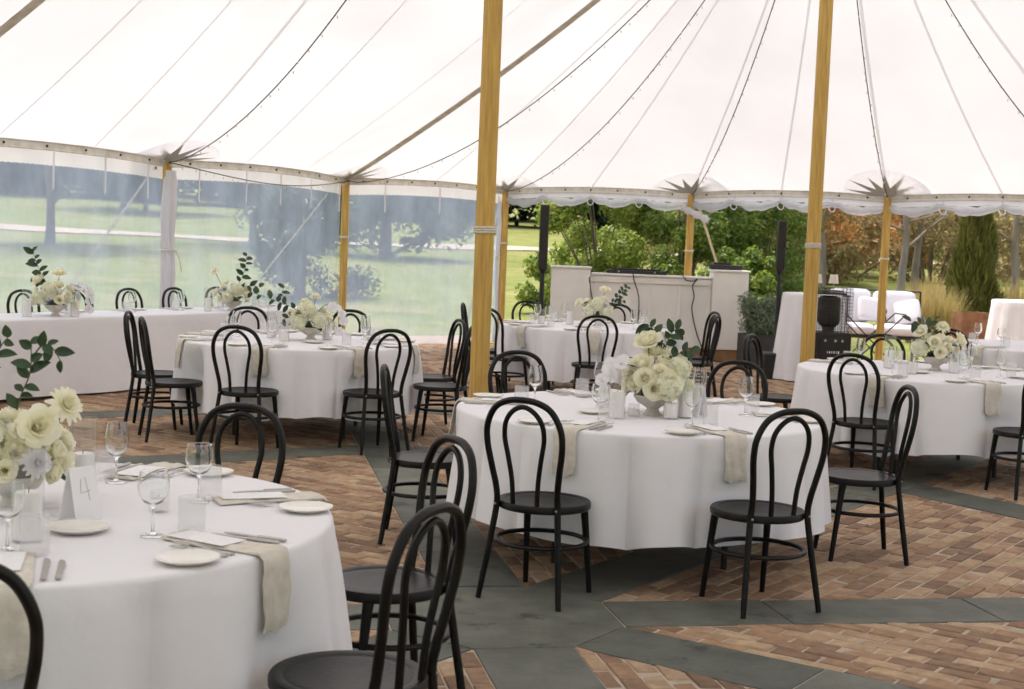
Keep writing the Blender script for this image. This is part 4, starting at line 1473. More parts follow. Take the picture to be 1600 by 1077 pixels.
def dahlia_mesh(seed, mat, R=.055):
    rr = random.Random(seed); m = MB()
    for i, (k, tilt) in enumerate(((8, .25), (11, .55), (13, .85), (14, 1.15), (14, 1.4))):
        for q in range(k):
            b = 2 * PI * (q + .5 * (i % 2)) / k + rr.uniform(-.1, .1)
            ca, sa = math.cos(b), math.sin(b)
            L_ = R * (.55 + .13 * i) * rr.uniform(.9, 1.1)
            def fn(u, v):
                x = (u - .5) * R * .42 * math.sin(PI * (.15 + .75 * v))
                rad = L_ * v * math.sin(tilt) + .004; z = L_ * v * math.cos(tilt) + .010 - .25 * L_ * v * v * (i > 2)
                return (rad * ca - x * sa, rad * sa + x * ca, z + abs(u - .5) * .006)
            m.grid(fn, 3, 4)
    return m.mesh("dahlia", mat, True, 180)
DAHLIA = [dahlia_mesh(5, MAT['rose']), dahlia_mesh(6, MAT['orchid'])]
def hydrangea_mesh(seed):
    rr = random.Random(seed); m = MB(); R = .066
    for q in range(95):
        z = 1 - (q + .5) / 95 * 1.35
        th = q * 2.399963
        s = math.sqrt(max(0, 1 - z * z)); d = Vector((s * math.cos(th), s * math.sin(th), z))
        c = d * R * rr.uniform(.80, 1.08)
        a = d.orthogonal().normalized(); b = d.cross(a)
        ro = rr.uniform(0, 6); sz = rr.uniform(.012, .018)
        for k in range(4):
            an = ro + k * PI / 2
            e = a * math.cos(an) + b * math.sin(an); f = d.cross(e)
            m.add([c, c + e * sz * .6 + f * sz * .55 + d * .004, c + e * sz * 1.15 + d * .002, c + e * sz * .6 - f * sz * .55 + d * .004], [(0, 1, 2, 3)])
    m.lathe([(0, -.04), (.03, -.025), (.042, 0), (.03, .025), (0, .036)], 10, mi=1)
    return m.mesh("hydrangea", [MAT['hyd'], MAT['stem']], True, 180)
HYD = [hydrangea_mesh(1), hydrangea_mesh(2)]
def orchid_mesh():
    m = MB(); R = .042
    for b, w, l in ((PI / 2, .55, 1.0), (PI / 2 + 2.3, .5, .95), (PI / 2 - 2.3, .5, .95), (PI / 2 + 1.25, .85, 1.0), (PI / 2 - 1.25, .85, 1.0)):
        ca, sa = math.cos(b), math.sin(b)
        def fn(u, v):
            x = (u - .5) * 2 * R * w * math.sin(PI * (.1 + .8 * v)) ** .7; rad = R * l * v
            return (rad * ca - x * sa, rad * sa + x * ca, .010 * v * v - .3 * x * x / R + .004)
        m.grid(fn, 5, 5)
    m.lathe([(0, .016), (.005, .012), (.006, .004), (0, 0)], 8)
    return m.mesh("orchid", MAT['orchid'], True, 180)
ORCH = orchid_mesh()
def leaf_mesh(L_=.06, W=.019):
    m = MB()
    def fn(u, v):
        x = (u - .5) * 2 * W * math.sin(PI * min(1, (.06 + .94 * v))) ** .75 * (1 - .15 * v)
        return (x, L_ * v, .35 * abs(x) - .25 * L_ * v * v)
    m.grid(fn, 5, 7)
    return m.mesh("leaf", MAT['leaf'], True, 180)
LEAF = [leaf_mesh(), leaf_mesh(.05, .02), leaf_mesh(.075, .022)]


def orient(d, roll=0.0):
    d = Vector(d).normalized()
    q = d.to_track_quat('Z', 'Y')
    return (q.to_matrix() @ Matrix.Rotation(roll, 3, 'Z')).to_euler()


mb = MB(); mb.lathe([(0, 0), (.048, 0), (.05, .004), (.036, .018), (.030, .034), (.045, .046), (.082, .066), (.100, .094), (.102, .105), (.096, .105), (.088, .088), (.03, .06), (0, .058)], 36)
BOWL = mb.mesh("pedestal_bowl", MAT['bowl'])
mb = MB(); mb.lathe([(0, .055), (.09, .092), (.06, .14), (0, .16)], 14); FOAM = mb.mesh("bowl_greens", MAT['leaf'])


def arrangement(x, y, label, seed, nrose=10, nhyd=3, norch=0, R=.145, branches=(), extra=(), sx=1.0, hyd_side=0.0, orch_side=PI, dahl=2, fs=1.0):
    rr = random.Random(seed)
    t = thing("flower_arrangement", label, "flowers", (x, y, TZ + .001), group="table flowers")
    ob("pedestal_bowl", BOWL, t); ob("bowl_greens", FOAM, t)
    c0 = Vector((0, 0, .155))
    dirs = []
    N = nrose + dahl
    for i in range(N):
        z = .98 - 1.28 * (i + .5) / N
        th = i * 2.399963 + seed
        s = math.sqrt(1 - z * z)
        dirs.append(Vector((s * math.cos(th), s * math.sin(th), z)))
    for i, d in enumerate(dirs):
        if nhyd and abs((math.atan2(d.y, d.x) - hyd_side + PI) % (2 * PI) - PI) < .55 and d.z < .55: continue
        p = c0 + Vector((d.x * sx, d.y * sx, d.z * .85)) * R * rr.uniform(.88, 1.1)
        if p.z < .075: p.z = .075
        dd = d + Vector((rr.uniform(-.25, .25), rr.uniform(-.25, .25), .12))
        if i % 6 == 5 and dahl: ob("dahlia", DAHLIA[i % 2], t, p - d * .02, rot=orient(dd, rr.uniform(0, 6)), sc=fs * rr.uniform(.8, 1.0))
        else: ob("rose", rr.choice(ROSES), t, p - d * .03, rot=orient(dd, rr.uniform(0, 6)), sc=fs * rr.uniform(.66, 1.12))
    for i in range(nhyd):
        a = hyd_side + (i - (nhyd - 1) / 2) * .62
        z = (.02, .10, .02, .12)[i % 4] + rr.uniform(-.01, .02)
        ob("hydrangea", HYD[i % 2], t, (c0.x + sx * R * .85 * math.cos(a), R * .85 * math.sin(a) * sx, .135 + z), rot=orient((math.cos(a), math.sin(a), .7)), sc=rr.uniform(.9, 1.08))
    for i in range(norch):
        q = i / max(1, norch - 1)
        a = orch_side + .25 * math.sin(i * 2.1)
        rad = R * (1.05 + .55 * math.sin(q * 2.2))
        p = Vector((rad * math.cos(a), rad * math.sin(a) - .02, .27 - .20 * q * q))
        d = Vector((math.cos(a) * .5, -.75, .35 - .3 * q))
        ob("orchid", ORCH, t, p, rot=orient(d, rr.uniform(-.5, .5)), sc=rr.uniform(.8, 1.1))
    if norch:
        m = MB(); m.tube(cr([(0, 0, .15), (R * .7 * math.cos(orch_side), 0, .29), (R * 1.3 * math.cos(orch_side), R * 1.2 * math.sin(orch_side), .24), (R * 1.6 * math.cos(orch_side), R * 1.5 * math.sin(orch_side), .10)], 6), .003, 6)
        ob("orchid_stem", m.mesh("orchid_stem", MAT['stem']), t)
    for i in range(9):                       # collar leaves between the blooms
        a = rr.uniform(0, 6.28); z = rr.uniform(.09, .24)
        ob("leaf", rr.choice(LEAF), t, (R * .72 * math.cos(a), R * .72 * math.sin(a), z), rot=(rr.uniform(-.4, .9), rr.uniform(-.5, .5), a - PI / 2))
    for (pts, nl, lsz) in branches:
        P = cr(pts, 6)
        m = MB(); m.tube(P, [.0032 - .0018 * k / len(P) for k in range(len(P))], 6)
        st = ob("stem", m.mesh("branch_stem", MAT['stem']), t)
        for i in range(nl):
            k = int((.28 + .72 * (i + .6) / nl) * (len(P) - 1))
            p = P[k]; d = (P[min(k + 1, len(P) - 1)] - P[k - 1]).normalized()
            sd_ = 1 if i % 2 else -1
            lat = d.cross(Vector((0, -1, .25))).normalized() * sd_
            v = (lat * .9 + d * .55 + Vector((rr.uniform(-.4, .4), rr.uniform(-.5, .3), rr.uniform(-.4, .25)))).normalized()
            ax = Vector((rr.uniform(-.35, .35), -.8, rr.uniform(.2, .75)))
            ax = (ax - v * ax.dot(v)).normalized()
            xx = v.cross(ax)
            mat3 = Matrix((xx, v, ax)).transposed()
            ob("leaf", rr.choice(LEAF), st, p, rot=mat3.to_euler(), sc=lsz * rr.uniform(.75, 1.2))
    for (p, d, kind_, s) in extra:
        m = MB(); q = Vector(p)
        m.tube(cr([(q.x * .3, q.y * .3, .14), (q.x * .7, q.y * .7, .14 + (q.z - .14) * .6), q - Vector(d).normalized() * .012], 5), .003, 6)
        ob("stem", m.mesh("flower_stem", MAT['stem']), t)
        ob("rose" if kind_ == 'rose' else "dahlia", (ROSES[2] if kind_ == 'rose' else DAHLIA[0]), t, q - Vector(d).normalized() * .02, rot=orient(d, rr.uniform(0, 6)), sc=s)
    return t


arrangement(.736, 7.33, "cream roses, hydrangea and white orchids in a stone bowl on the front centre table", 3, 24, 4, 8, .165, sx=1.0, hyd_side=-.25, orch_side=PI + .25, dahl=0,
            branches=[([(0, 0, .2), (.01, .0, .33), (-.01, 0, .43), (-.045, 0, .465)], 7, .95), ([(.02, 0, .2), (.05, 0, .35), (.08, -.01, .43), (.12, 0, .45)], 8, .95), ([(.03, 0, .2), (.10, 0, .30), (.15, 0, .34), (.19, 0, .33)], 5, .9)],
            extra=[((-.045, -.03, .385), (-.3, -.5, .9), 'rose', 1.1), ((.0, .0, .33), (0, -.4, 1), 'rose', 1.0)])
arrangement(-1.50, 4.30, "cream roses with tall leafy sprays at the left edge of the near left table", 5, 36, 2, 0, .165, dahl=4, fs=.86, hyd_side=-2.2,
            branches=[([(0, 0, .2), (.03, -.03, .33), (.065, -.04, .42), (.07, -.05, .52)], 10, .8), ([(.07, -.04, .46), (.10, -.05, .50), (.13, -.05, .50), (.165, -.06, .455)], 6, .75),
                      ([(0, 0, .2), (-.05, -.03, .38), (-.03, -.04, .48), (.01, -.06, .53)], 7, .8)],
            extra=[((.19, -.08, .335), (.75, -.5, .45), 'dahlia', 1.0), ((.12, -.12, .27), (.5, -.8, .3), 'rose', .95)])
arrangement(-1.62, 11.50, "cream roses and hydrangea with a trailing leafy spray on the left middle table", 8, 13, 3, 5, .16, hyd_side=-1.6, orch_side=.15, dahl=1,
            branches=[([(0, 0, .18), (-.14, 0, .25), (-.30, 0, .31), (-.50, 0, .37)], 11, 1.1), ([(0, 0, .18), (-.12, -.05, .19), (-.22, -.05, .16)], 5, 1.0), ([(-.2, 0, .28), (-.24, 0, .36), (-.22, 0, .43)], 3, 1.0)],
            extra=[((.03, 0, .36), (.1, -.3, 1), 'dahlia', .8), ((-.06, 0, .32), (-.2, -.4, .8), 'dahlia', .7), ((-.17, -.02, .22), (-.6, -.4, .4), 'dahlia', .75)])
arrangement(.90, 15.12, "cream flowers with an upright leafy spray on the back centre table", 12, 12, 3, 0, .16, hyd_side=-1.7, dahl=2,
            branches=[([(.05, 0, .18), (.16, 0, .27), (.23, 0, .36), (.30, 0, .42)], 10, .95), ([(.05, 0, .18), (.15, 0, .24), (.27, 0, .28)], 6, .9)],
            extra=[((-.22, 0, .24), (-.7, -.4, .5), 'dahlia', .9), ((.06, 0, .38), (.1, -.4, .9), 'rose', .95)])
arrangement(3.25, 10.95, "cream dahlias and roses beside the number six card on the right table", 15, 14, 1, 0, .155, hyd_side=3.4, dahl=4,
            branches=[([(0, 0, .2), (-.05, 0, .30), (-.14, 0, .36), (-.22, 0, .37)], 6, 1.1), ([(0, 0, .2), (.0, 0, .33), (-.02, 0, .40)], 4, 1.0)],
            extra=[((.03, -.02, .34), (.1, -.6, .8), 'dahlia', 1.05), ((-.14, -.02, .30), (-.5, -.5, .6), 'rose', .9), ((.17, -.02, .24), (.7, -.5, .4), 'rose', 1.0)])
arrangement(-4.22, 13.20, "cream and white flowers with a tall leafy spray, left one on the head table", 18, 16, 2, 6, .20, hyd_side=-1.9, orch_side=.4, dahl=2,
            branches=[([(0, 0, .2), (-.11, 0, .34), (-.18, 0, .48), (-.22, 0, .60)], 10, 1.25), ([(0, 0, .2), (-.12, 0, .30), (-.22, 0, .30)], 4, 1.2)],
            extra=[((-.16, -.02, .33), (-.5, -.5, .6), 'rose', 1.0), ((.03, 0, .40), (.1, -.4, .9), 'rose', 1.0)])
arrangement(-2.98, 15.18, "cream flowers with leafy sprays, right one on the head table", 22, 12, 2, 0, .18, hyd_side=-1.4, dahl=2,
            branches=[([(0, 0, .2), (.09, 0, .34), (.13, 0, .48), (.14, 0, .60)], 9, 1.25), ([(0, 0, .2), (.16, 0, .27), (.30, 0, .26)], 5, 1.2)],
            extra=[((-.20, 0, .42), (-.4, -.5, .7), 'dahlia', .9)])

# ------------------------------------------------------------------ bar at the back
bar = thing("white_bar", "white panelled bar counter with taller end pillars at the back", "bar", (0, 0, 0))
def bx(name, c, s, mat, parent=bar, ch=.006, rz=0.0):
    m = MB(); m.box((0, 0, 0), s, ch=ch)
    return ob(name, m.mesh(name, MAT[mat], False), parent, c, rz)
bx("end_pillar", (.79, 20.30, .70), (.54, .40, 1.06), 'barwhite'); bx("end_pillar", (3.03, 20.30, .715), (.50, .40, 1.09), 'barwhite')
bx("pillar_cap", (.79, 20.30, 1.245), (.58, .44, .03), 'barwhite'); bx("pillar_cap", (3.03, 20.30, 1.275), (.54, .44, .03), 'barwhite')
bx("front_panel", (1.915, 20.34, .66), (1.73, .26, .98), 'barwhite')
bx("counter_top", (1.915, 20.33, 1.165), (1.735, .34, .03), 'barwhite')
bx("top_rail", (1.915, 20.195, 1.10), (1.72, .025, .09), 'barwhite', ch=.004)
for q in range(5): bx("panel_stile", (1.09 + q * .4125, 20.200, .61), (.045, .018, .88), 'barwhite', ch=.003)
bx("kick_board", (.79, 20.31, .085), (.52, .36, .17), 'kick'); bx("kick_board", (3.03, 20.31, .085), (.48, .36, .17), 'kick'); bx("kick_board", (1.915, 20.36, .085), (1.73, .26, .17), 'kick')
def case(x, w, h, label):
    t = thing("equipment_case", label, "equipment case", (x, 20.38, 1.182))
    m = MB(); m.box((0, 0, h / 2), (w, .22, h), ch=.008); ob("body", m.mesh("case_body", MAT['black'], False), t)
    m = MB(); m.box((0, 0, h + .012), (w * .8, .16, .024), ch=.004); ob("lid", m.mesh("case_lid", MAT['blackmetal'], False), t)
    for s in (-1, 1):
        m = MB(); m.lathe([(0, .014), (.012, .012), (.014, 0), (0, 0)], 10); ob("knob", m.mesh("case_knob", MAT['metal']), t, (s * w * .3, -.11, h * .6), rot=(PI / 2, 0, 0))
case(1.72, .85, .05, "long low black equipment case on the bar's counter")
tt = thing("equipment_case", "black equipment case on the bar's right pillar", "equipment case", (2.98, 20.33, 1.292))
m = MB(); m.box((0, 0, .035), (.44, .22, .07), ch=.008); ob("body", m.mesh("case_body", MAT['black'], False), tt)
m = MB(); m.box((-.05, 0, .085), (.22, .16, .03), ch=.004); ob("lid", m.mesh("case_lid", MAT['blackmetal'], False), tt)
def cable(pts, label):
    m = MB(); m.tube(cr(pts, 8), .009, 6)
    tag(ob("cable", m.mesh("cable", MAT['black'])), label, "cable", "cables hanging down the bar")
cable([(1.07, 20.16, 1.19), (1.05, 20.10, 1.10), (1.07, 20.12, .95), (1.10, 20.14, .80), (1.09, 20.15, .60)], "black cable hanging at the bar's left pillar edge")
cable([(1.66, 20.12, 1.19), (1.67, 20.10, 1.10), (1.73, 20.14, .95), (1.76, 20.15, .80), (1.76, 20.15, .5)], "black cable hanging down the middle of the bar")
cable([(2.36, 20.14, 1.19), (2.40, 20.06, 1.13), (2.50, 20.06, 1.12), (2.56, 20.1, 1.15), (2.50, 20.13, 1.05), (2.53, 20.15, .9), (2.51, 20.15, .7), (2.62, 20.1, .3), (2.8, 20.05, .03), (3.2, 19.9, .02)], "black cable looping down right of the pole behind the bar")
m = MB(); m.tube(cr([(3.25 + .14 * math.cos(a) * (1 + .1 * k), 19.75 + .10 * math.sin(a) * (1 + .08 * k), .012 + .006 * k) for k in range(3) for a in [2 * PI * q / 10 for q in range(10)]], 3), .008, 6)
tag(ob("cable_coil", m.mesh("cable_coil", MAT['black'])), "coil of black cable on the floor by the bar's right end", "cable")


def speaker(x, y, z0, z1, w, label):
    t = thing("column_speaker", label, "loudspeaker", (x, y, 0))
    m = MB(); m.box((0, 0, (z0 + z1) / 2), (w, w * 1.1, z1 - z0), ch=.01)
    m.tube([(0, 0, z0 - .06), (0, 0, z0 + .01)], [w * .28, w * .5], 10)
    ob("speaker_column", m.mesh("speaker_column", MAT['black'], True, 30), t)
    m = MB(); m.box((0, -w * .56, (z0 + z1) / 2), (w * .8, .006, (z1 - z0) * .94)); ob("grille", m.mesh("speaker_grille", MAT['blackmetal'], False), t)
    m = MB(); m.tube([(0, 0, .3), (0, 0, z0 - .05)], w * .27, 10); ob("pole", m.mesh("speaker_pole", MAT['black']), t)
    m = MB(); m.box((0, 0, .16), (.34, .38, .32), ch=.015); ob("base_box", m.mesh("speaker_base", MAT['black'], False), t)
speaker(.385, 20.1, 1.20, 2.10, .125, "slim black column speaker on a pole left of the bar")
speaker(3.30, 17.9, 1.36, 1.96, .105, "slim black column speaker on a pole right of the bar")

# ------------------------------------------------------------------ garden corner: cocktail tables, heater, sofa, lamps
def cocktail(x, y, h, label, seed):
    rr = random.Random(seed)
    t = thing("cocktail_table", label, "cocktail table", (x, y, .0))
    m = MB(); m.lathe([(0, h - .006), (.36, h - .006), (.365, h - .02), (.36, h - .03), (0, h - .03)], 32); ob("tabletop", m.mesh("cocktail_top", MAT['plywood']), t)
    m = MB(); m.lathe([(0, .02), (.25, .015), (.25, 0), (0, 0)], 20); m.tube([(0, 0, .01), (0, 0, h - .03)], .03, 10); ob("stand", m.mesh("cocktail_stand", MAT['blackmetal']), t)
    p1, p2 = rr.uniform(0, 6), rr.uniform(0, 6)
    m = MB(); N = 140; vs, fs = [], []
    rows = [(.002, h), (.2, h), (.35, h), (.372, h - .006), (.378, h - .03)] + [None] * 14
    for j, rw in enumerate(rows):
        k = max(0, (j - 4) / 14)
        for q in range(N):
            th = 2 * PI * q / N
            if rw: r, z = rw
            else:
                f = math.tanh(1.4 * (.7 * math.cos(9 * th + p1) + .5 * math.cos(14 * th + p2)))
                r = .378 + k * .10 + k ** .7 * .035 * f; z = (h - .03) * (1 - k) + .012 * k
            vs.append((r * math.cos(th), r * math.sin(th), z))
    for j in range(len(rows) - 1):
        for q in range(N):
            l = (q + 1) % N; fs.append((j * N + q, j * N + l, (j + 1) * N + l, (j + 1) * N + q))
    fs.append(tuple(range(N))); m.add(vs, fs)
    c = ob("tablecloth", m.mesh("cocktail_cloth", MAT['cloth'], True, 180), None, (x, y, 0))
    tag(c, "floor-length white cloth on the tall cocktail table" + label.split("cloth")[-1], "tablecloth", "white tablecloths")
cocktail(3.72, 17.85, 1.08, "tall cocktail table under a floor-length white cloth beside the patio heater", 4)
cocktail(6.72, 19.0, 1.06, "tall cocktail table under a floor-length white cloth at the right edge", 9)

ht = thing("patio_heater", "black gas patio heater with wire cage behind the right centre pole", "heater", (3.61, 16.4, 0), .12)
m = MB(); m.box((0, 0, .36), (.42, .42, .66), ch=.012); ob("base_cabinet", m.mesh("heater_cabinet", MAT['blackmetal'], False), ht)
m = MB(); m.box((0, -.213, .40), (.34, .008, .46), ch=.003); dr = ob("cabinet_door", m.mesh("heater_door", MAT['blackmetal'], False), ht)
m = MB()
for q, w in enumerate((.006, .016, .010, .016, .008, .02)): m.box((-.07 + q * .026, -.219, .47), (w * .8, .003, .026))
ob("maker_plate", m.mesh("heater_letters", MAT['card'], False), dr)
m = MB(); m.lathe([(0, .008), (.014, .006), (.016, 0), (0, 0)], 12); kn = m.mesh("heater_knob", MAT['metal'])
for s in (-.1, .02, .1): ob("knob", kn, ht, (s, -.215, .60), rot=(PI / 2, 0, 0))
m = MB(); m.lathe([(0, .69), (.07, .69), (.07, .74), (.115, .78), (.128, .82), (.128, 1.05), (.115, 1.09), (.07, 1.10), (0, 1.10)], 28); ob("burner", m.mesh("heater_burner", MAT['mesh']), ht)
m = MB()
for q in range(15):
    z = .80 + q * .0185
    m.tube([(.131 * math.cos(a), .131 * math.sin(a), z) for a in [2 * PI * c / 24 for c in range(24)]], .0035, 5, closed=True)
kind(ob("burner_mesh", m.mesh("burner_mesh", MAT['blackmetal']), ht), "stuff")
m = MB(); m.box((0, 0, 1.13), (.30, .30, .02), ch=.004); m.box((0, 0, 1.16), (.24, .24, .015), ch=.004); ob("reflector", m.mesh("heater_reflector", MAT['mesh'], False), ht)
m = MB()
for q in range(13):
    z = .71 + q * .04
    m.tube([(s * .205, c * .205, z) for s, c in ((-1, -1), (1, -1), (1, 1), (-1, 1))], .0028, 5, closed=True)
for s in range(11):
    o_ = -.205 + s * .041
    for e in (-1, 1):
        m.tube([(o_, e * .205, .69), (o_, e * .205, 1.20)], .0028, 5); m.tube([(e * .205, o_, .69), (e * .205, o_, 1.20)], .0028, 5)
kind(ob("wire_cage", m.mesh("heater_cage", MAT['mesh']), ht), "stuff")

# slender high table with two small lamps behind the heater
st = thing("side_stand", "thin dark stand holding two small lamps behind the heater", "side table", (4.19, 19.3, 0))
m = MB(); m.box((0, 0, 1.02), (.62, .28, .02), ch=.004); ob("shelf_top", m.mesh("stand_top", MAT['blackmetal'], False), st)
m = MB(); m.tube([(0, 0, 0), (0, 0, 1.01)], .010, 8); lm = m.mesh("stand_leg", MAT['blackmetal'])
for sx in (-.28, .28):
    for sy in (-.11, .11): ob("leg", lm, st, (sx, sy, 0))
for dx, w in ((-.12, "left"), (.10, "right")):
    lp = thing("table_lamp", "small table lamp with white shade, %s of the pair behind the heater" % w, "lamp", (4.19 + dx, 19.3, 1.03), group="pair of small lamps")
    m = MB(); m.lathe([(0, 0), (.04, 0), (.04, .008), (.006, .014), (.006, .19), (0, .19)], 14); ob("stem", m.mesh("lamp_stem", MAT['metal']), lp)
    m = MB(); m.lathe([(.068, .15), (.050, .27), (.048, .27), (.066, .15)], 20, closed=True); ob("lamp_shade", m.mesh("lamp_shade", MAT['lamp']), lp)

sf = thing("garden_sofa", "iron garden sofa with white cushions on the terrace at right", "sofa", (5.18, 20.6, .12), -.15)
m = MB(); m.box((0, 0, .30), (1.30, .68, .035), ch=.006); ob("seat_frame", m.mesh("sofa_frame", MAT['blackmetal'], False), sf)
m = MB(); m.tube([(0, 0, -.12), (0, 0, .30)], .018, 8); lm = m.mesh("sofa_leg", MAT['blackmetal'])
for sx in (-.6, .6):
    for sy in (-.3, .3): ob("leg", lm, sf, (sx, sy, 0))
def cushion(name, c, s, rot=(0, 0, 0)):
    m = MB()
    def pill(u, v):
        a = 2 * PI * u; b = PI * (v - .5)
        def se(x, e): return math.copysign(abs(x) ** e, x)
        return (s[0] / 2 * se(math.cos(b), .35) * se(math.cos(a), .35), s[1] / 2 * se(math.cos(b), .35) * se(math.sin(a), .35), s[2] / 2 * se(math.sin(b), .75))
    m.grid(pill, 40, 17, wrap=True)
    ob(name, m.mesh(name, MAT['cushion'], True, 180), sf, c, rot=rot)
cushion("seat_cushion", (-.32, -.02, .40), (.64, .66, .17)); cushion("seat_cushion", (.32, -.02, .40), (.64, .66, .17))
cushion("back_cushion", (-.33, .25, .72), (.62, .50, .17), (1.25, 0, .03)); cushion("back_cushion", (.30, .25, .72), (.62, .48, .17), (1.25, 0, -.05))
cushion("throw_pillow", (-.05, .08, .68), (.36, .36, .12), (1.15, .1, .2)); cushion("throw_pillow", (.47, .05, .66), (.38, .36, .12), (1.1, -.25, -.3))
m = MB()
for sx in (-.68, .68): m.tube(cr([(sx, -.32, .30), (sx, -.33, .52), (sx, -.1, .60), (sx, .28, .62), (sx, .36, .95)], 5), .014, 7)
m.tube([(-.68, .36, .95), (.68, .36, .95)], .014, 7)
ob("arm_frame", m.mesh("sofa_arms", MAT['blackmetal']), sf)
# low folding tray stand with crossed legs in front of the sofa
fs_ = thing("folding_stand", "low iron folding stand with crossed legs before the garden sofa", "stand", (4.82, 19.35, 0), .1)
for sy in (-.2, .2):
    for sg in (-1, 1):
        m = MB(); m.tube([(-.42 * sg, sy, .0), (0, sy, .40), (.42 * sg, sy, .80)], .009, 6); ob("leg", m.mesh("stand_cross_leg", MAT['blackmetal']), fs_)
m = MB(); m.tube([(-.42, -.2, .80), (-.42, .2, .80)], .009, 6); ob("cross_bar", m.mesh("stand_bar", MAT['blackmetal']), fs_)
m = MB(); m.tube([(.42, -.2, .80), (.42, .2, .80)], .009, 6); ob("cross_bar", m.mesh("stand_bar", MAT['blackmetal']), fs_)
m = MB(); m.tube([(.12, -.2, .0), (.12, -.2, .72)], .012, 8); m.lathe([(0, -.04), (.03, -.02), (.035, .02), (.02, .07), (.04, .12), (.015, .17), (0, .18)], 12, (.12, -.2, .72)); ob("finial_post", m.mesh("stand_finial", MAT['rust']), fs_)

# ------------------------------------------------------------------ plants
def leaf_cloud(name, centers, radii, n, size, mat, seed, up=.2, shape=(1.0, .55), squash=(1, 1, 1), shell=.55):
    """n leaves spread through blobs; one bent quad each"""
    g = np.random.default_rng(seed)
    C = np.array(centers, float); R = np.array(radii, float)
    w = R ** 2; idx = g.choice(len(C), n, p=w / w.sum())
    d = g.normal(size=(n, 3)); d /= np.linalg.norm(d, axis=1)[:, None]
    rad = (shell + (1 - shell) * g.random(n)) * R[idx]
    P = C[idx] + d * rad[:, None] * np.array(squash)
    nrm = d + g.normal(scale=.7, size=(n, 3)); nrm[:, 2] += up; nrm /= np.linalg.norm(nrm, axis=1)[:, None]
    t = np.cross(nrm, g.normal(size=(n, 3))); t /= np.linalg.norm(t, axis=1)[:, None]
    b = np.cross(nrm, t)
    s = size * (.6 + .8 * g.random(n))[:, None]
    L_, W = shape
    V = np.empty((n, 4, 3))
    V[:, 0] = P - t * s * L_ / 2
    V[:, 1] = P + b * s * W / 2 + nrm * s * .12
    V[:, 2] = P + t * s * L_ / 2
    V[:, 3] = P - b * s * W / 2 + nrm * s * .12
    return np_mesh(name, V.reshape(-1, 3), np.arange(4 * n).reshape(n, 4), mat, False)


def woody(name, seed, h, r, nb, spread, z0f, mat, sub=2, gnarl=.18):
    """tapered trunk with limbs; returns mesh and branch tips"""
    rr = random.Random(seed); m = MB(); tips = []
    P = [Vector((0, 0, -.3))]
    for k in range(1, 7): P.append(Vector((rr.uniform(-1, 1) * gnarl * h * .08 * k / 3, rr.uniform(-1, 1) * gnarl * h * .08 * k / 3, h * .8 * k / 6)))
    P = cr(P, 3); m.tube(P, [r * (1.25 - .95 * k / len(P)) + (r * .5 * max(0, 1 - k / 2)) for k in range(len(P))], 9)
    def limb(p, d, L_, rad, lev):
        pts = [p]; q = p.copy(); dd = d.copy()
        for k in range(5):
            dd = (dd + Vector((rr.uniform(-1, 1), rr.uniform(-1, 1), rr.uniform(-.5, .8))) * gnarl).normalized()
            q = q + dd * L_ / 5; pts.append(q.copy())
        m.tube(pts, [rad * (1 - .75 * k / 5) for k in range(6)], 6 if lev else 5)
        if lev > 0:
            for k in (2, 3, 4, 5):
                for _ in range(1 if k < 5 else 2):
                    nd = (dd + Vector((rr.uniform(-1, 1), rr.uniform(-1, 1), rr.uniform(-.4, .9)))).normalized()
                    limb(pts[k], nd, L_ * rr.uniform(.45, .65), rad * .5, lev - 1)
        else: tips.append(q.copy())
        if lev <= 1: tips.append(pts[3].copy())
    for k in range(nb):
        f = z0f + (1 - z0f) * k / nb
        p = P[min(len(P) - 1, int(f * (len(P) - 1)))]
        a = k * 2.4 + rr.uniform(-.3, .3)
        limb(p, Vector((math.cos(a), math.sin(a), rr.uniform(.25, .9))).normalized(), spread * (1.15 - .55 * f), r * .45 * (1.2 - .7 * f), sub - 1)
    limb(P[-1], Vector((0, 0, 1)), spread * .6, r * .3, sub - 1)
    return m.mesh(name, mat, True, 180), tips


def tree_meshes(seed, h, r, nb, spread, z0f, bark, leafm, nleaf, lsize, blob, low=None):
    tr, tips = woody("tree_trunk", seed, h, r, nb, spread, z0f, MAT[bark])
    rr = random.Random(seed + 99)
    cs = [tuple(p) for p in tips]; rs_ = [blob * rr.uniform(.6, 1.2) for _ in tips]
    if low:
        for k in range(low):
            a = rr.uniform(0, 6.28); q = rr.uniform(.2, .8) * spread
            cs.append((q * math.cos(a), q * math.sin(a), rr.uniform(.3, h * .45))); rs_.append(blob * rr.uniform(.8, 1.4))
    return tr, leaf_cloud("tree_crown", cs, rs_, nleaf, lsize, leafm, seed, squash=(1, 1, .75), shell=.25)


def tree(x, y, meshes, label, sc=1.0, rz=0.0, group="trees beyond the lawn", name="tree", cat="tree"):
    t = thing(name, label, cat, (x, y, terr(x, y) - .02), rz, group, sc)
    ob("trunk", meshes[0], t); ob("crown", meshes[1], t)
    return t


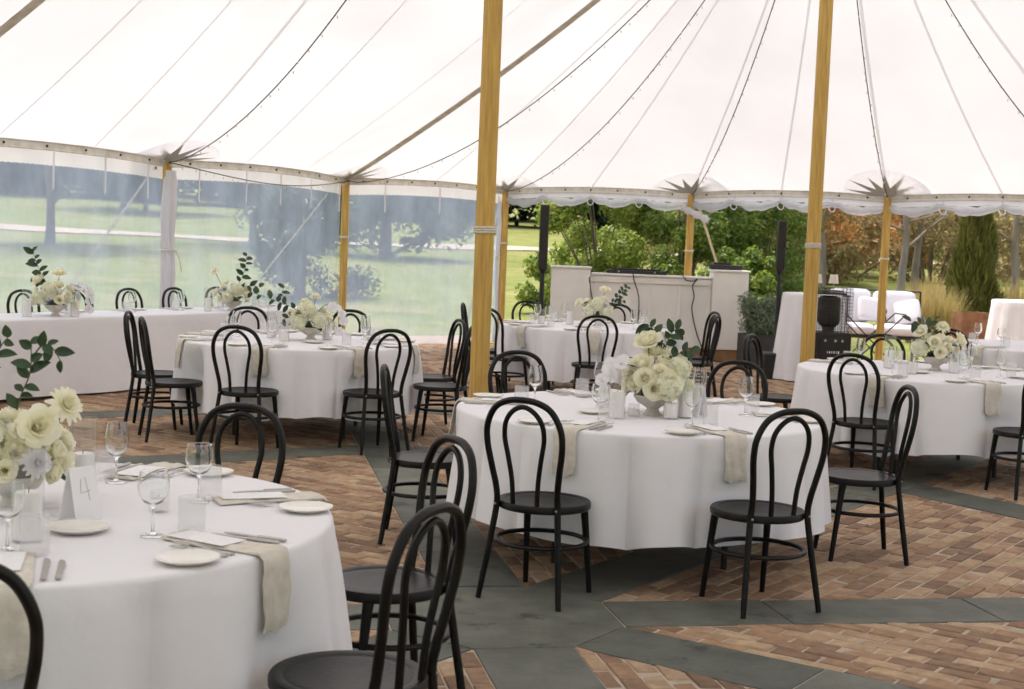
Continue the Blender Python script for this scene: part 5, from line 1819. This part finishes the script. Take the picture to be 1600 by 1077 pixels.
FOR = [tree_meshes(200 + i, 11, .18, 9, 3.4, .06, 'bark', G_FOREST, 15000, .42, 1.5, low=16) for i in range(3)]
rf = random.Random(4)
words = ["left end", "far left", "left", "left of centre", "centre", "right of centre", "right", "far right", "right end"]
n_ = 0
xs_ = [-58 + 5.2 * k for k in range(19)]
for k, x in enumerate(xs_):
    y = 82 + rf.uniform(-3, 3) + (x + 10) * -.04
    tree(x + rf.uniform(-1.2, 1.2), y, FOR[k % 3], "dense dark tree in the front row of the far tree line", rf.uniform(.9, 1.25), rf.uniform(0, 6), "far tree line")
for k in range(12):
    x = -55 + 8.6 * k
    tree(x, 98 + rf.uniform(-4, 4), FOR[(k + 1) % 3], "tall dark tree of the second row behind the far tree line", rf.uniform(1.25, 1.6), rf.uniform(0, 6), "second row of far trees")
MIDT = [tree_meshes(300 + i, 8.5, .105, 8, 2.9, .22, 'bark', G_MID, 12000, .22, .95) for i in range(2)]
tree(-13.3, 41, MIDT[0], "lone tree with thick dark trunk near the left edge of the lawn", 1.0, .4)
tree(-18.6, 68, MIDT[1], "cluster-stemmed tree on the lawn beyond the path, left of the wrapped pole", 1.1, 2.0)
tree(-17.8, 69, MIDT[0], "thin tree standing just right of the cluster-stemmed tree", .85, 4.0)
tree(-8.4, 46, MIDT[1], "spreading tree in front of the path, between the first two side poles", 1.0, 1.1)
tree(-3.9, 43, tree_meshes(320, 5.0, .16, 9, 1.5, .1, 'bark', G_MID, 9000, .18, .62, low=10), "bushy tree with foliage to the ground behind the middle clear curtain", 1.0, 0)
tree(-4.35, 29, tree_meshes(330, 4.6, .12, 12, 1.05, .04, 'bark', G_MID, 14000, .12, .45, low=22), "dense upright shrub tree close outside the clear curtain", .82, 0)
tree(12.5, 62, MIDT[0], "lawn tree far behind the bar", 1.1, 3.0)

def shrub(x, y, r, h, mat, n, size, label, seed, name="shrub", group="shrubs beyond the bar", blobs=26, z0=.25):
    rr = random.Random(seed)
    t = thing(name, label, "shrub", (x, y, terr(x, y)), 0, group)
    m = MB(); cs, rs_ = [], []
    for k in range(blobs):
        a = rr.uniform(0, 6.28); q = r * math.sqrt(rr.random()) * .85; z = rr.uniform(z0, h)
        q *= math.sqrt(max(.08, 1 - ((z - h * .45) / (h * .62)) ** 2))
        c = (q * math.cos(a), q * math.sin(a), z)
        cs.append(c); rs_.append(rr.uniform(.22, .42) * r * .8)
        m.tube(cr([(rr.uniform(-.08, .08), rr.uniform(-.08, .08), -.1), (c[0] * .35, c[1] * .35, z * .5), c], 4), [.016 * r * (1 - .08 * j) for j in range(9)], 5)
    ob("trunk", m.mesh("shrub_stems", MAT['bark'], True, 180), t)
    ob("crown", leaf_cloud("shrub_crown", cs, rs_, n, size, mat, seed, shell=.35), t)
    return t
shrub(1.45, 24.2, 1.25, 2.9, G_BRIGHT, 42000, .062, "bright yellow-green shrub rising behind the bar's left half", 41, blobs=34)
shrub(2.75, 23.6, 1.15, 3.2, G_DEEP, 30000, .06, "darker green shrub behind the middle of the bar", 42, blobs=32)
shrub(4.2, 24.4, 1.35, 3.4, G_DEEP, 34000, .062, "deep green leafy shrub behind the bar's right end", 43, blobs=34)
shrub(3.55, 22.2, .75, 1.7, G_DEEP, 8000, .075, "low green shrub just right of the bar", 44, blobs=20)
shrub(.9, 26.8, 1.0, 1.2, G_BRIGHT, 6000, .09, "low pale green shrub at the lawn edge behind the left pillar", 45, blobs=18)
# winter thicket on the right hillside
rh = random.Random(8)
TH = []
def thicket_mesh(seed, mat):
    rr = random.Random(seed); cs, rs_ = [], []
    m = MB()
    for k in range(26):
        a = rr.uniform(0, 6.28); q = 2.2 * math.sqrt(rr.random()); z = rr.uniform(.2, 3.2) * (1 - .1 * q)
        cs.append((q * math.cos(a), q * math.sin(a), z)); rs_.append(rr.uniform(.4, .9))
        pts = cr([(q * .3 * math.cos(a), q * .3 * math.sin(a), -.1), (q * .7 * math.cos(a), q * .7 * math.sin(a), z * .6), (q * 1.1 * math.cos(a + .2), q * 1.1 * math.sin(a + .2), z * 1.15), (q * 1.25 * math.cos(a - .1), q * 1.25 * math.sin(a - .1), z * 1.35)], 3)
        m.tube(pts, [.035 * (1 - .09 * j) for j in range(len(pts))], 5)
    return m.mesh("thicket_stems", MAT['palebark'], True, 180), leaf_cloud("thicket_crown", cs, rs_, 7000, .13, mat, seed, shell=.2)
TH = [thicket_mesh(60, G_BROWN), thicket_mesh(61, G_BROWN), thicket_mesh(62, G_DEEP), thicket_mesh(63, G_AUT)]
spots = [(6.6, 39, 1), (9.0, 41, 3), (11.6, 40, 1), (14.2, 42, 0), (16.6, 39, 3), (8.0, 46, 2), (10.8, 47, 3), (13.6, 48, 2), (17.5, 46, 0), (20.5, 44, 1), (5.2, 48, 2), (23, 49, 0), (19.0, 52, 2), (9.5, 54, 2), (14.5, 56, 1)]
for k, (x, y, v) in enumerate(spots):
    near = "front row" if y < 43 else ("second row" if y < 50 else "back row")
    t = thing("thicket_shrub", "%s shrub in the %s of the hillside thicket at right" % (("tangled brown", "tangled brown", "dull green", "orange-leaved")[v], near),
              "shrub", (x, y, terr(x, y)), rh.uniform(0, 6), "thicket on the right hillside", rh.uniform(.85, 1.25))
    ob("trunk", TH[v][0], t); ob("crown", TH[v][1], t)
AUT = tree_meshes(71, 4.2, .085, 7, 1.9, .38, 'palebark', G_AUT, 5200, .12, .6)
AUT2 = tree_meshes(72, 4.6, .085, 7, 2.1, .36, 'palebark', G_BROWN, 1600, .10, .6)
tree(8.9, 33.0, AUT2, "pale-trunked half-bare tree behind the garden sofa", 1.0, .7, "autumn trees at right")
tree(7.6, 35.5, AUT, "orange-leaved autumn tree right of the right centre pole", 1.0, 2.0, "autumn trees at right")
tree(12.0, 34.5, AUT2, "pale bare-branched tree behind the cypress", 1.1, 3.3, "autumn trees at right")
tree(10.3, 37.0, AUT, "orange-tinged tree standing among the thicket", 1.05, 4.4, "autumn trees at right")
# cypress
cyp = thing("cypress_tree", "narrow olive-green cypress at the right edge of the terrace", "tree", (8.3, 26, terr(8.3, 26)))
g = np.random.default_rng(5); n = 15000
z = .08 + 2.75 * g.random(n) ** .95; zz = z / 2.75
prof = .50 * np.clip((1 - zz), 0, 1) ** .62 * np.clip(zz * 6 + .62, 0, 1) + .02
th = g.random(n) * 6.283; rad = prof * (.45 + .55 * g.random(n) ** .5) * (1 + .18 * np.sin(3 * th + z * 5) + .12 * np.sin(7 * th + 9 * z))
P = np.stack([rad * np.cos(th), rad * np.sin(th), z], 1)
t_ = np.stack([np.cos(th) * .30, np.sin(th) * .30, np.ones(n)], 1) + g.normal(scale=.16, size=(n, 3)); t_ /= np.linalg.norm(t_, axis=1)[:, None]
b_ = np.cross(t_, g.normal(size=(n, 3))); b_ /= np.linalg.norm(b_, axis=1)[:, None]
s = (.10 + .12 * g.random(n))[:, None]
V = np.empty((n, 4, 3)); V[:, 0] = P - t_ * s * .4; V[:, 1] = P + b_ * s * .09; V[:, 2] = P + t_ * s * .7; V[:, 3] = P - b_ * s * .09
ob("crown", np_mesh("cypress_crown", V.reshape(-1, 3), np.arange(4 * n).reshape(n, 4), G_CYP, False), cyp)
m = MB(); m.tube([(0, 0, -.2), (0, 0, .8), (0, 0, 2.5)], [.06, .05, .01], 8); ob("trunk", m.mesh("cypress_trunk", MAT['bark']), cyp)


def blades(name, n, R, h, w, mat, seed, lean=.35):
    g = np.random.default_rng(seed)
    th = g.random(n) * 6.283; q = R * np.sqrt(g.random(n)); P = np.stack([q * np.cos(th), q * np.sin(th), np.zeros(n)], 1)
    L_ = h * (.55 + .5 * g.random(n)); a = g.random(n) * 6.283; le = lean * g.random(n)
    D = np.stack([np.cos(a) * le, np.sin(a) * le, np.ones(n)], 1)
    B = np.stack([-np.sin(a), np.cos(a), np.zeros(n)], 1) * w
    mid = P + D * (L_ * .55)[:, None]; tip = P + D * (L_ * .95)[:, None] + np.stack([np.cos(a), np.sin(a), -.3 * np.ones(n)], 1) * (L_ * le * .6)[:, None]
    V = np.empty((n, 6, 3)); V[:, 0] = P - B; V[:, 1] = P + B; V[:, 2] = mid + B * .8; V[:, 3] = mid - B * .8; V[:, 4] = tip + B * .15; V[:, 5] = tip - B * .15
    base = (np.arange(n) * 6)[:, None]
    F = np.concatenate([base + np.array([0, 1, 2, 3]), base + np.array([3, 2, 4, 5])])
    return np_mesh(name, V.reshape(-1, 3), F, mat, False)
GR = [blades("grass_clump", 420, .22, 1.0, .005, G_STRAW, s) for s in (1, 2)]
gsp = [(6.95, 24.5), (7.35, 24.4), (7.5, 25.3), (7.45, 26.3), (9.1, 26.0), (9.4, 25.2), (9.0, 27.2), (7.8, 26.9)]
for k, (x, y) in enumerate(gsp):
    o = ob("grass_clump", GR[k % 2], None, (x, y, terr(x, y) - .02), rh.uniform(0, 6), sc=rh.uniform(.85, 1.2))
    tag(o, "straw-coloured ornamental grass clump %s" % ("left of the cypress" if x < 8 else "right of the cypress"), "grass clump", "ornamental grasses left of the cypress" if x < 8 else "ornamental grasses right of the cypress")
# lavender in a dark planter
pl = thing("planter_box", "dark square planter box beside the draped cocktail table", "planter", (3.42, 19.35, 0), .1)
m = MB()
for s in (-1, 1):
    m.box((s * .29, 0, .225), (.03, .61, .45)); m.box((0, s * .29, .225), (.55, .03, .45))
ob("box_wall", m.mesh("planter_walls", MAT['planter'], False), pl)
m = MB(); m.box((0, 0, .40), (.55, .55, .02)); ob("soil", m.mesh("planter_soil", MAT['soil'], False), pl)
lv = thing("lavender_bush", "grey-green lavender bush growing in the dark planter", "bush", (3.36, 19.35, .41))
rr = random.Random(5)
cs = [(rr.uniform(-.22, .22), rr.uniform(-.22, .22), rr.uniform(.1, .5)) for _ in range(16)]
ob("crown", leaf_cloud("lavender_crown", cs, [.16] * 16, 7000, .055, G_LAV, 9, up=.6, shape=(1.2, .22), shell=.1), lv)
m = MB()
for c in cs: m.tube([(c[0] * .2, c[1] * .2, -.02), c], .006, 5)
ob("trunk", m.mesh("lavender_stems", MAT['bark']), lv)
rp = thing("rust_planter", "rust brown square planter in front of the cypress", "planter", (6.75, 21.2, 0), .1)
m = MB()
for s in (-1, 1):
    m.box((s * .19, 0, .40), (.02, .40, .80)); m.box((0, s * .19, .40), (.36, .02, .80))
ob("box_wall", m.mesh("rust_walls", MAT['rust'], False), rp)
m = MB(); m.box((0, 0, .74), (.36, .36, .02)); ob("soil", m.mesh("rust_soil", MAT['soil'], False), rp)
